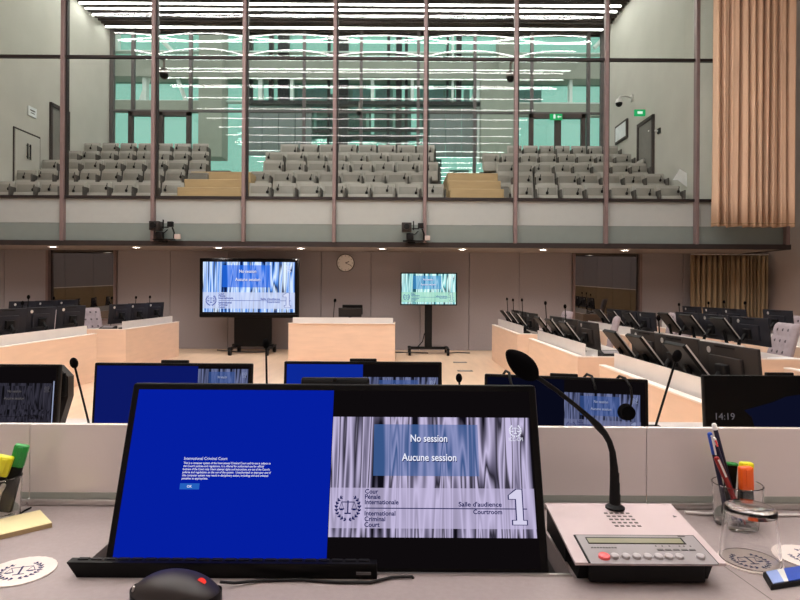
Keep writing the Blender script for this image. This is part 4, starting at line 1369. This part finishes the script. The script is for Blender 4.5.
# ================================================================== CLERKS' BENCH IN FRONT OF THE JUDGES
ZK = 0.80
cb = thing('clerk_bench', 'long maple clerks bench below the frosted screen of the judges', 'bench', (0.3, 2.75, 0))
MB().box((0, 0, ZK - 0.02), (7.6, 0.95, 0.04), bevel=0.006).build('desktop', 'desk_top', cb)
MB().box((0, 0.46, (ZK - 0.04) / 2), (7.6, 0.03, ZK - 0.04)).build('front_panel', 'wood', cb)
for e in (-1, 1):
    MB().box((e * 3.78, 0, (ZK - 0.04) / 2), (0.03, 0.9, ZK - 0.04)).build('end_panel', 'wood', cb)


def clerk(label, xc, ytop, Y, content, rz=0.0, tilt=0.12, split=0.5):
    pt = P(xc, ytop, Y)
    H = 0.305
    base = (pt.x, Y - H * math.sin(tilt), pt.z - H * math.cos(tilt))
    return lit_monitor(label, base, None, tilt, rz, content, foot_drop=base[2] - ZK, split=split, group='monitors on the clerks bench')


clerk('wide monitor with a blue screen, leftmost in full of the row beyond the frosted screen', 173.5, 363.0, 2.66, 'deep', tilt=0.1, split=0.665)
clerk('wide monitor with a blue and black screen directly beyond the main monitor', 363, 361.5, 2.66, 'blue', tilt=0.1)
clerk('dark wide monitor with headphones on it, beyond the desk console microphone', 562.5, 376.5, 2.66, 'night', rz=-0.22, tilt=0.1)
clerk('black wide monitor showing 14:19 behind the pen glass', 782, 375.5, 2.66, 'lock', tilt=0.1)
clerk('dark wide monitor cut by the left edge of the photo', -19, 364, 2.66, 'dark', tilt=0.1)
# side panel behind the leftmost monitor
pm = thing('reclined_display', 'dark brown display seen edge on behind the dark monitor at far left', 'monitor', (P(62, 400, 2.80).x, 2.80, ZK))
MB().prism([(-0.05, 0, 0.03), (-0.02, 0, 0.03), (0.028, 0, 0.19), (0.028, 0, 0.285), (-0.02, 0, 0.335), (-0.05, 0, 0.335)], (0, 0.05, 0)).build('housing', 'monitor_back', pm)
MB().box((-0.008, -0.006, 0.25), (0.06, 0.012, 0.11), bevel=0.004).build('vent', 'black', pm)
MB().box((-0.03, 0.05, 0.02), (0.10, 0.12, 0.04), bevel=0.006).build('stand', 'black', pm)
# microphones of the clerks
for (hx, hy, bx_, by_, Y, lab) in ((74, 363, 89, 424, 2.5, 'left of the blue clerk monitor'), (266, 343.5, 267.5, 424, 2.9, 'between the two blue clerk monitors'), (459, 378, 462, 430, 2.6, 'right of the blue and black clerk monitor')):
    h = P(hx, hy, Y)
    b_ = P(bx_, by_, Y)
    k = (b_.z - ZK) / max(1e-3, h.z - b_.z)
    goose('thin black gooseneck microphone ' + lab, (b_.x + (b_.x - h.x) * k, Y, ZK), h, r=0.0045 if Y < 2.8 else 0.0055, hr=0.016 if hx < 100 else (0.017 if hx < 300 else 0.014), bow=0.5)
h = P(677, 356, 3.0)
goose('thin black gooseneck microphone before the nearest right bench', (P(660, 425, 3.0).x - 0.03, 3.0, ZK), h, r=0.006, hr=0.022, bow=0.5)


# a headset draped over the right clerk monitor: band over the top edge, cup hanging before the screen
def draped(label, xa, ya, yb, Y, front):
    top = P(xa, ya, Y)
    t = thing('headphones', label, 'headphones', top)
    cy = P(xa + (6 if front else 0), yb, Y - 0.08)
    d = cy - top
    pts = [(0.0, 0.09, -0.09), (-0.01, 0.06, -0.02), (0, 0.03, 0.006), (0.006, -0.02, 0.004), (0.018 if front else 0.008, -0.05, -0.03), (0.022 if front else 0.012, -0.055, -0.075 if front else -0.05)]
    MB().tube(pts, 0.006, n=8).build('headband', 'black', t, smooth=60)
    if front:
        MB().tube([(0.022, -0.055, -0.07), (0.016, -0.062, -0.10), (0.008, -0.062, -0.12)], 0.005, n=8).build('yoke', 'black', t, smooth=60)
        MB().cyl((0.0, -0.045, -0.135), (0.0, -0.078, -0.135), 0.036, 0.030, n=24).build('ear_cup', 'black_soft', t, smooth=40)
    MB().cyl((0.0, 0.085, -0.11), (0.0, 0.115, -0.11), 0.034, 0.03, n=20).build('ear_cup', 'black', t, smooth=40)


draped('black headphones draped over the right end of the dark clerk monitor', 622, 378.5, 408, 2.60, True)
draped('black headphones draped over the left end of the dark clerk monitor', 507, 373, 385, 2.72, False)
draped('headphones with a pale band hooked over the middle of the dark clerk monitor', 589, 376.5, 385, 2.66, False)

# ================================================================== THE JUDGES' DESK
ZD = EYE - 0.44
struct('floor_dais', MB().box((-1.0, -1.9, 0.12), (12, 6.4, 0.24)), 'tier', 'raised floor under the judges desk')
HX0, HX1, HY0, HY1 = -0.50, 0.268, 0.925, 1.115       # monitor recess
DX0, DX1, DY0, DY1 = -2.6, 2.6, 0.42, 1.235
jd = thing('judges_desk', 'long grey mauve judges desk with a sunken monitor recess', 'desk', (0, 0, 0))
dt = MB()
for x0, x1, y0, y1 in ((DX0, HX0, DY0, DY1), (HX1, DX1, DY0, DY1), (HX0, HX1, DY0, HY0), (HX0, HX1, HY1, DY1)):
    dt.box(((x0 + x1) / 2, (y0 + y1) / 2, ZD - 0.02), (x1 - x0, y1 - y0, 0.04))
dt.build('desktop', 'desk', jd)
MB().box(((HX0 + HX1) / 2, (HY0 + HY1) / 2, ZD - 0.145), (HX1 - HX0 + 0.02, HY1 - HY0 + 0.02, 0.01)).box((HX0 - 0.005, (HY0 + HY1) / 2, ZD - 0.09), (0.01, HY1 - HY0, 0.10)).box((HX1 + 0.005, (HY0 + HY1) / 2, ZD - 0.09), (0.01, HY1 - HY0, 0.10)).box(((HX0 + HX1) / 2, HY0 - 0.005, ZD - 0.09), (HX1 - HX0, 0.01, 0.10)).box(((HX0 + HX1) / 2, HY1 + 0.005, ZD - 0.09), (HX1 - HX0, 0.01, 0.10)).build('recess', 'mullion_grey', jd)
MB().box(((HX0 + HX1) / 2, HY0 + 0.002, ZD + 0.0015), (HX1 - HX0, 0.006, 0.003)).build('recess_edge', 'chrome', jd)
MB().box((0, DY1 - 0.02, (ZD - 0.04) / 2), (DX1 - DX0, 0.03, ZD - 0.04)).build('front_panel', 'wood', jd)
for e in (-1, 1):
    MB().box((e * (DX1 - 0.02), (DY0 + DY1) / 2, (ZD - 0.04 + 0.24) / 2), (0.04, DY1 - DY0 - 0.1, ZD - 0.04 - 0.24)).build('end_panel', 'wood', jd)
# fine seam of the leather near the right glass
pa, pb = PZ(724, 566, ZD + 0.0006), PZ(772, 600, ZD + 0.0006)
d = (pb - pa).normalized()
nn = Vector((-d.y, d.x, 0)) * 0.0008
MB().face([pa + nn, pa - nn, pb - nn, pb + nn]).build('seam', 'seat_dark', jd)

# frosted screen panels standing on the desk's far edge
zp = P(400, 426.3, 1.217).z
sx = [DX0, P(29, 460, 1.217).x, P(647, 460, 1.217).x, DX1]
for i, lab in enumerate(('frosted glass desk screen at far left, behind the yellow paper pad', 'long frosted glass desk screen behind the main monitor and console', 'frosted glass desk screen at right, behind the pen glass')):
    a, b = sx[i], sx[i + 1]
    t = thing('desk_screen', lab, 'screen', ((a + b) / 2, 1.225, ZD), 0, 'frosted desk screens')
    MB().box((0, 0, (zp - ZD) / 2 + 0.012), (b - a - 0.0012, 0.012, zp - ZD - 0.024), bevel=0.0015).build('pane', 'partition', t)
    MB().box((0, -0.0066, 0.0185), (b - a - 0.0012, 0.0012, 0.013)).build('band', 'partition_band', t)
    MB().box((0, -0.002, 0.006), (b - a - 0.0012, 0.026, 0.012), bevel=0.003).build('rail', 'chrome', t)

# main monitor
W_, H_ = 0.70, 0.305
tl_ = math.radians(20.4)
b0 = (-0.113, 0.936, 1.0515)
mm = lit_monitor('large wide main monitor, blue at left and a curtain slide at right', b0, None, tl_, 0.0, 'main', foot_drop=1.0515 - (ZD - 0.139))

# black keyboard standing on its edge before the monitor
k0 = PZ(75, 578, ZD)
kb = thing('keyboard', 'black keyboard lying in the recess in front of the main monitor', 'keyboard', (-0.272, k0.y + 0.007, ZD))
xa, xb = P(69, 561, 0.912).x + 0.272, P(377, 561, 0.912).x + 0.272
Rk = Matrix.Rotation(math.radians(0), 4, 'X')
zt1 = P(75, 561.5, k0.y).z - ZD
MB().prism([(xa, -0.012, zt1), (xb, -0.012, zt1), (xb, -0.006, 0.0005), (xa + 0.012, -0.006, 0.0005)], (0, 0.012, 0)).prism([(xa, -0.012, zt1), (xb, -0.012, zt1), (xb, 0.004, zt1), (xa, 0.004, zt1)], (0, 0, 0.001)).build('body', 'bezel', kb)
kk = MB()
for r_ in range(1):
    for c in range(22):
        kk.box((xa + 0.02 + c * (xb - xa - 0.04) / 21, 0.0, zt1 + 0.0012), (0.016, 0.007, 0.002))
kk.build('key', 'black', kb)
MB().box((xb - 0.02, -0.0105, zt1 * 0.45), (0.022, 0.002, 0.004)).build('badge', 'mullion_grey', kb)

# mouse
pm_ = Vector((PZ(184, 590, ZD).x, 0.845, ZD))
ms = thing('computer_mouse', 'dark mouse with a red glowing wheel before the main monitor', 'mouse', pm_, math.radians(-6))


def mfn(u, v):
    a = 2 * PI * u
    ca, sa = math.cos(a), math.sin(a)
    t = (1 - v) * PI / 2
    rr = math.sin(t)
    x = 0.064 * math.copysign(abs(ca) ** 0.85, ca) * rr
    y = 0.034 * math.copysign(abs(sa) ** 0.85, sa) * rr
    h = 0.041 * (1 - 0.34 * ((x + 0.008) / 0.064) ** 2)
    return (x, y, 0.006 + (h - 0.006) * math.cos(t) ** 0.62)


MB().grid(mfn, 48, 14).build('shell', 'mouse', ms, smooth=80)
MB().grid(lambda u, v: (mfn(u, 0)[0] * 1.01, mfn(u, 0)[1] * 1.01, 0.0005 + 0.013 * v + 0.004 * v * math.cos(4 * PI * u)), 48, 2).build('side_grip', 'black', ms, smooth=60)
MB().cyl((0.036, -0.0030, 0.0265), (0.036, 0.0030, 0.0265), 0.0072, n=24).build('scroll_wheel', 'red_glow', ms, smooth=40)
MB().box((-0.052, -0.020, 0.024), (0.003, 0.003, 0.014), rot=(0.5, 0.5, 0), bevel=0.001).build('side_button', 'silver', ms)
cpts = [PZ(220, 582, ZD + 0.012), PZ(234, 583, ZD + 0.006), PZ(262, 580.5, ZD + 0.003), PZ(300, 579.5, ZD + 0.003), PZ(335, 582, ZD + 0.003), PZ(370, 582.5, ZD + 0.003), PZ(392, 577, ZD + 0.003), PZ(412, 576.5, ZD + 0.004), Vector((PZ(420, 576, ZD).x, 0.932, ZD - 0.02))]
o = MB().tube(cpts, 0.0022, n=8).build('mouse_cable', 'cable', ms, smooth=60)
o.matrix_parent_inverse = (Matrix.Translation(pm_) @ Matrix.Rotation(math.radians(-6), 4, 'Z')).inverted()

# coasters
def coaster(label, px, py, rz, r=0.0475, print_shift=0.0):
    p = PZ(px, py, ZD)
    t = thing('coaster', label, 'coaster', p, rz, 'round paper coasters')
    q = Matrix.Rotation(-PI / 2, 4, 'X')
    n = 64
    pr = [(r * (1 + 0.012 * math.cos(24 * 2 * PI * k / n)) * math.cos(2 * PI * k / n), r * (1 + 0.012 * math.cos(24 * 2 * PI * k / n)) * math.sin(2 * PI * k / n), 0.0004) for k in range(n)]
    MB().prism(pr, (0, 0, 0.0018)).build('disc', 'coaster', t)
    e = MB()
    emblem(e, 0, 0, r * 0.60, 0, post=Matrix.Translation((0, 0, 0.0024)) @ q)
    e.build('emblem_print', 'navy', t, recalc=False)
    return t


coaster('round cream coaster with a navy scales emblem, at the left edge beside the yellow pad', 20.5, 572, math.radians(18), r=0.050)
coaster('round cream coaster with a navy emblem under the upturned tumbler', 750, 561.5, 0.05)
coaster('round cream coaster cut by the right edge of the photo', 808, 558, 0.7)

# yellow pad
pc = PZ(40, 514.5, ZD)
pd = PZ(52, 527.5, ZD)
ev = pd - pc
wv = Vector((-ev.y, ev.x, 0)).normalized()
if wv.x > 0:
    wv = -wv
qd = [pc, pd, pd + wv * 0.13, pc + wv * 0.13]
py_ = thing('note_pad', 'pale yellow sticky note pad beside the left pen glass', 'note pad', (pc.x, pc.y, ZD))
off = Vector((pc.x, pc.y, ZD))
MB().prism([Vector((v.x, v.y, ZD + 0.0004)) - off for v in qd], (0, 0, 0.0075)).build('paper_block', 'stair', py_)
MB().prism([Vector((v.x, v.y, ZD + 0.0080)) - off for v in qd], (0, 0, 0.0012)).build('top_sheet', 'yellow_paper', py_)


# tumblers
def tumbler(label, p, r0, r1, h, upside=False, foot=0.012, wall=0.003):
    t = thing('drinking_glass', label, 'glass', p)
    if not upside:
        pr = [(0.0, 0.0), (r0 - 0.003, 0.0), (r0, 0.003), (r1, h - 0.001), (r1 - wall * 0.5, h), (r1 - wall, h - 0.001), (r0 - wall, foot), (0.0, foot)]
    else:
        pr = [(0.0, h), (r1 - 0.006, h), (r1 - 0.001, h - 0.004), (r1 - 0.0005, h - 0.012), (r0, 0.001), (r0 - wall * 0.5, 0.0), (r0 - wall, 0.001), (r1 - wall - 0.001, h - foot), (r1 * 0.5, h - foot - 0.001), (0.0, h - foot - 0.002)]
    MB().lathe(pr, n=64).build('tumbler', 'tumbler', t, smooth=50)
    return t


pr_ = PZ(737, 524, ZD)
tumbler('short clear tumbler holding pens and highlighters, at right', pr_, 0.040, 0.0445, 0.078)
pl_ = PZ(-1.5, 518, ZD)
tumbler('short clear tumbler holding two highlighters, at the left edge', pl_, 0.036, 0.0395, 0.080)
ptum = PZ(750, 561, ZD)
ptum.z = ZD + 0.0026
tumbler('clear tumbler standing upside down on a coaster', ptum, 0.0455, 0.0395, 0.088, upside=True, foot=0.013)


# highlighters and pens standing in the tumblers
def marker(label, foot, top, body, cap, frac, r=0.0072, flat=1.5, name='highlighter', group=None, spin=0.0):
    """flat-sided marker from its lower end to the end of its cap (world points)"""
    foot, top = Vector(foot), Vector(top)
    t = thing(name, label, 'highlighter', foot, 0, group)
    d = top - foot
    ln = d.length
    R_ = Vector((0, 0, 1)).rotation_difference(d.normalized()).to_matrix().to_4x4() @ Matrix.Rotation(spin, 4, 'Z')
    MB().box((0, 0, ln * (1 - frac) / 2 + 0.002), (2 * r * flat * 0.92, 2 * r * 0.9, ln * (1 - frac)), bevel=0.003).xform(R_).build('barrel', body, t, smooth=50)
    MB().box((0, 0, ln - ln * frac / 2), (2 * r * flat, 2 * r, ln * frac), bevel=0.0035).xform(R_).build('cap', cap, t, smooth=50)
    MB().box((0, -r - 0.0012, ln - ln * frac * 0.45), (r * 1.1, 0.0024, ln * frac * 0.75), bevel=0.001).xform(R_).build('clip', cap, t)
    return t


def pen(label, foot, top, body, end, frac, r=0.0042, clip='silver', bend=0.0, name='pen', cat='pen'):
    foot, top = Vector(foot), Vector(top)
    t = thing(name, label, cat, foot)
    d = top - foot
    ln = d.length
    R_ = Vector((0, 0, 1)).rotation_difference(d.normalized()).to_matrix().to_4x4()
    MB().lathe([(0.0, 0.0), (r * 0.35, 0.001), (r * 0.9, 0.014), (r, 0.02), (r, ln * (1 - frac)), (0.0, ln * (1 - frac))], n=14).xform(R_).build('barrel', body, t, smooth=40)
    MB().lathe([(0.0, ln * (1 - frac)), (r * 1.08, ln * (1 - frac)), (r * 1.08, ln - 0.002), (r * 0.7, ln), (0.0, ln)], n=14).xform(R_).build('end_cap', end, t, smooth=40)
    if clip:
        MB().box((0.0, -r * 1.5, ln - ln * frac * 0.5 - 0.004), (0.003, 0.0016, ln * frac * 0.8)).box((0, -r * 1.1, ln - 0.006), (0.003, r * 1.1, 0.003)).xform(R_).build('clip', clip, t)
    return t


Yr = pr_.y
zi = ZD + 0.0135
pen('blue capped pen leaning left in the right tumbler', (pr_.x - 0.012, Yr + 0.012, zi), P(709.5, 432.5, Yr + 0.006), 'navy_pen', 'blue_cap', 0.26, clip='white')
pen('dark pencil with a red band and white eraser, tallest in the right tumbler', (pr_.x + 0.012, Yr + 0.020, zi), P(713.8, 423.5, Yr + 0.026), 'navy_pen', 'white', 0.07, clip=None, name='pencil', cat='pencil')
pen('dark pen with a white and red end in the right tumbler', (pr_.x + 0.006, Yr + 0.002, zi), P(713.2, 437.5, Yr + 0.010), 'navy_pen', 'white', 0.09, clip='red_button')
pen('dark red pen leaning in the right tumbler', (pr_.x + 0.004, Yr - 0.016, zi), P(716, 457, Yr - 0.014), 'red_pen', 'red_pen', 0.3, r=0.0045, clip='white')
marker('black highlighter with a bright green cap in the right tumbler', (pr_.x - 0.004, Yr + 0.026, zi), P(731.5, 463, Yr + 0.026), 'black', 'green_cap', 0.035, flat=1.5)
marker('orange capped highlighter in the right tumbler', (pr_.x + 0.016, Yr - 0.006, zi), P(745.5, 466.5, Yr - 0.006), 'black', 'orange_cap', 0.46, r=0.0078, flat=1.55)
marker('yellow capped highlighter behind the orange one', (pr_.x + 0.020, Yr + 0.014, zi), P(746.5, 462, Yr + 0.014), 'black', 'yellow_cap', 0.42, flat=1.7)
Yl = pl_.y
marker('green capped highlighter leaning right in the left tumbler', (pl_.x + 0.006, Yl + 0.008, zi), P(22.5, 444.5, Yl + 0.008), 'black', 'green_cap', 0.34, r=0.0075, flat=1.65, spin=0.3)
marker('yellow capped highlighter in the left tumbler', (pl_.x - 0.016, Yl - 0.010, zi), P(6.5, 456, Yl - 0.010), 'black', 'yellow_cap', 0.34, r=0.0085, flat=1.6, spin=0.4)
pen('grey metal pen low in the left tumbler', (pl_.x - 0.012, Yl - 0.012, zi), P(4, 484, Yl - 0.020), 'chrome', 'chrome', 0.2, r=0.004, clip='chrome')
# blue and white card wallet
wl_ = [PZ(763, 577, ZD), PZ(804, 570, ZD), PZ(812, 584, ZD), PZ(771, 590.5, ZD)]
cw = thing('card_wallet', 'small blue and white card wallet with a black rim at the lower right', 'wallet', (wl_[0].x, wl_[0].y, ZD))
off = Vector((wl_[0].x, wl_[0].y, ZD))
cen_ = sum(wl_, Vector()) / 4 - off
MB().prism([v - off + Vector((0, 0, 0.0004)) for v in wl_], (0, 0, 0.007)).build('sleeve', 'black', cw)
ins = [(v - off - cen_) * 0.88 + cen_ + Vector((0, 0, 0.0078)) for v in wl_]


def lp(u, v):
    return ins[0].lerp(ins[1], u).lerp(ins[3].lerp(ins[2], u), v)


MB().prism([lp(0, 0), lp(.30, 0), lp(.30, 1), lp(0, 1)], (0, 0, 0.0015)).build('light_blue_field', mat('pale blue card', (150, 172, 226), 0.5), cw)
MB().prism([lp(.30, 0), lp(.48, 0), lp(.42, 1), lp(.30, 1)], (0, 0, 0.0015)).build('white_field', 'white', cw)
MB().prism([lp(.48, 0), lp(1, 0), lp(1, 1), lp(.42, 1)], (0, 0, 0.0015)).build('blue_field', 'blue_cap', cw)
# pale cables lying along the desk screen
o = MB().tube([PZ(541, 505, ZD + 0.004), PZ(556, 503, ZD + 0.004), PZ(575, 506, ZD + 0.004)], 0.0025, n=8).build('white_cable', 'white_cable', smooth=60)
tag(o, 'short white cable between the main monitor and the console', 'cable')
o = MB().tube([PZ(685, 512, ZD + 0.005), PZ(705, 513.5, ZD + 0.004), PZ(760, 515, ZD + 0.004), PZ(815, 515, ZD + 0.004)], 0.0028, n=8).build('white_cable', 'white_cable', smooth=60)
tag(o, 'white cable running from the console to the right along the desk screen', 'cable')
o = MB().tube([PZ(14, 518, ZD + 0.003), PZ(24, 511, ZD + 0.003), PZ(31, 507.5, ZD + 0.003)], 0.0016, n=6).build('black_cable', 'cable', smooth=60)
tag(o, 'short black cable behind the left pen glass', 'cable')

# ------------------------------------------------------------------ delegate console
cx0, cx1 = 0.262, 0.486
cy0, cy1 = 0.889, 1.072
zf_, zk_ = P(650, 563, cy0).z - ZD, P(612, 503.5, cy1).z - ZD
cn = thing('microphone_console', 'pinkish silver desk console with a red button and small display', 'console', ((cx0 + cx1) / 2, cy0, ZD))
Wc, Dc = cx1 - cx0, cy1 - cy0


def top(u, v, dz=0.0):
    """point on the sloping top: u across, v from the near edge"""
    return Vector(((u - 0.5) * Wc, v * Dc, zf_ + (zk_ - zf_) * v + dz))


bs = MB()
prof = [(0.030, 0.0005), (0.012, zf_ - 0.003), (Dc - 0.004, zk_ - 0.004), (Dc - 0.004, 0.0005)]
bs.prism([(-Wc / 2 + 0.012, y, z) for y, z in prof], (Wc - 0.024, 0, 0))
bs.prism([(-Wc / 2 + 0.002, 0.06, 0.012), (-Wc / 2 + 0.002, 0.06, zf_), (-Wc / 2 + 0.002, Dc - 0.004, zk_ - 0.004), (-Wc / 2 + 0.002, Dc - 0.004, 0.014)], (0.02, 0, 0))
bs.box((0.0, 0.016, (zf_ - 0.002) / 2 + 0.002), (Wc - 0.05, 0.012, zf_ - 0.004), bevel=0.003)
bs.build('base', 'black', cn)
tp = MB()
tp.prism([top(0, 0, -0.004), top(1, 0, -0.004), top(1, 1, -0.004), top(0, 1, -0.004)], (0, 0, 0.004))
tp.build('top_cover', 'console', cn)


def slab(u0, v0, u1, v1, dz, th=0.001):
    return [top(u0, v0, dz), top(u1, v0, dz), top(u1, v1, dz), top(u0, v1, dz)], (0, 0, th)


# u,v of features measured on the cover
pn = MB().prism(*slab(.085, -.012, .945, .41, 0.0004, .0012))
pn.build('control_frame', 'black', cn)
pn = MB().prism(*slab(.097, -.035, .935, .395, 0.0012, .0012))
pn.build('control_panel', 'console_panel', cn)
dp = MB().prism(*slab(.155, .255, .835, .355, 0.0024, .0006))
dp.build('display_frame', 'black', cn)
MB().prism(*slab(.16, .262, .82, .335, 0.0030, .0006)).build('display', 'lcd', cn)
# buttons
for k, u in enumerate((.207, .278, .352, .425, .498, .570, .640, .710, .852)):
    c = top(u, .055, 0.0030)
    nrm = Vector((0, -(zk_ - zf_), Dc)).normalized()
    rb = 0.0088 if k == 0 else 0.0066
    bb = MB().cyl(c - nrm * 0.001, c + nrm * 0.003, rb, rb * 0.92, n=24).sphere(c + nrm * 0.003, (rb * 0.92, rb * 0.92, 0.0012), rot=Vector((0, 0, 1)).rotation_difference(nrm).to_matrix().to_4x4(), u=20, v=8)
    bo = bb.build('button', 'red_button' if k == 0 else 'grey_button', cn, smooth=40)
    if k == 0:
        bo['label'] = 'large red button'
# grille
gr = MB()
for r_ in range(5):
    for c in range(5):
        u_ = .415 + c * .042 + (4 - r_) * .004
        gr.prism(*slab(u_, .565 + r_ * .058, u_ + .026, .565 + r_ * .058 + .02, 0.0002, .0004))
gr.build('speaker_grille', 'seat_dark', cn)
# small unreadable marks on the cover
mk = MB()
for k_ in range(9):
    mk.prism(*slab(.155 + k_ * .02, .185, .155 + k_ * .02 + .014, .198, .003, .0004))
mk.prism(*slab(.82, .372, .87, .385, .003, .0004))
for u in (.60, .655, .71, .765, .82):
    mk.prism(*slab(u, .155, u + .042, .175, .003, .0004))
for u in (.605, .65, .70, .77, .80, .845):
    mk.prism(*slab(u, .215, u + .008, .228, .003, .0004))
mk.prism([top(.925, .735, .0003), top(.955, .75, .0003), top(.93, .77, .0003)], (0, 0, .0004))
mk.build('marking', 'mullion_grey', cn)
# gooseneck of the console
org = Vector(cn.location)
sk = P(615, 502, 1.055) - org
sk.z = zf_ + (zk_ - zf_) * (sk.y / Dc)
MB().lathe([(0.0, 0.0), (0.0165, 0.0), (0.0165, 0.003), (0.012, 0.006), (0.0095, 0.008), (0.0, 0.008)], c=sk, n=28).build('socket', 'black', cn, smooth=40)
npx = [(614.5, 500, 1.055), (614.5, 480, 1.055), (614, 468, 1.055), (612.5, 452, 1.053), (609.5, 442, 1.050), (605, 434, 1.046), (598, 426, 1.042), (590, 418, 1.038), (575, 405, 1.030), (556, 390, 1.020), (540, 379, 1.012), (533, 375, 1.008)]
nrd = [0.0088, 0.0080, 0.0070, 0.0055, 0.0052, 0.0056, 0.0066, 0.0046, 0.0038, 0.0038, 0.0038, 0.0045]
MB().tube([P(*q_) - org for q_ in npx], nrd, n=16).build('gooseneck', 'black', cn, smooth=60)
MB().lathe([(0.0095, 0.0), (0.0092, 0.02), (0.0082, 0.022), (0.008, 0.04), (0.0072, 0.043), (0.0070, 0.058), (0.0, 0.058)], c=sk + Vector((0, 0, 0.004)), n=20).build('sleeve', 'black', cn, smooth=40)
ha, hb = P(536.5, 378.5, 1.010) - org, P(506.5, 350.5, 0.985) - org
hd = hb - ha
rt = Vector((0, 0, 1)).rotation_difference(hd.normalized()).to_matrix().to_4x4()
hm = MB()


def egg(u, v):
    a = 2 * PI * u
    s = v
    r_ = 0.0192 * (math.sin(PI * min(1, s) ** 0.85) ** 0.62) if 0 < s < 1 else 0.0
    return (r_ * math.cos(a), r_ * math.sin(a), s * hd.length)


hm.grid(egg, 28, 22)
hm.xform(Matrix.Translation(ha) @ rt).build('windscreen', 'black_soft', cn, smooth=70)

# ================================================================== LIGHT
ly = [11.0 - 1.31 * k for k in range(11)]
for k, y in enumerate(ly):
    l_ = thing('ceiling_light', 'long white ceiling lamp of the courtroom, %s from the balcony' % (ORD[k] if k < 10 else ['eleventh', 'twelfth', 'thirteenth'][k - 10]), 'ceiling light', (-1.35, y, ZC - 0.002), 0, 'linear lamps of the courtroom ceiling')
    MB().box((0, 0, -0.03), (13.1, 0.16, 0.06)).build('housing', 'silver', l_)
    MB().box((0, 0, -0.066), (13.0, 0.08, 0.012)).build('diffuser', 'lamp', l_)
w = bpy.data.worlds.new('sky')
SC.world = w
w.use_nodes = True
bgn = w.node_tree.nodes['Background']
bgn.inputs['Color'].default_value = (0.98, 0.93, 0.89, 1)
bgn.inputs['Strength'].default_value = 1.0

al = bpy.data.lights.new('atrium_fill', 'AREA')  # added fill that brightens the atrium walls, not a lamp of the building
al.energy = 520
al.shape = 'RECTANGLE'
al.size = 18
al.size_y = 4
al.color = (0.93, 1.0, 0.98)
ao = bpy.data.objects.new('atrium_fill', al)
C.objects.link(ao)
ao.location = (-1.5, 23.2, 15.5)
ao.rotation_euler = (math.radians(25), 0, 0)

SC.view_settings.view_transform = 'Standard'
SC.view_settings.look = 'None'
SC.view_settings.exposure = 0.0
SC.view_settings.gamma = 1.0
SC.view_settings.use_curve_mapping = False
SC.cycles.use_adaptive_sampling = False
SC.cycles.use_denoising = True
SC.cycles.denoiser = 'OPENIMAGEDENOISE'
SC.cycles.max_bounces = 10
SC.cycles.transparent_max_bounces = 24
SC.cycles.sample_clamp_indirect = 8.0
SC.cycles.caustics_reflective = False
SC.cycles.caustics_refractive = True
SC.cycles.blur_glossy = 0.3
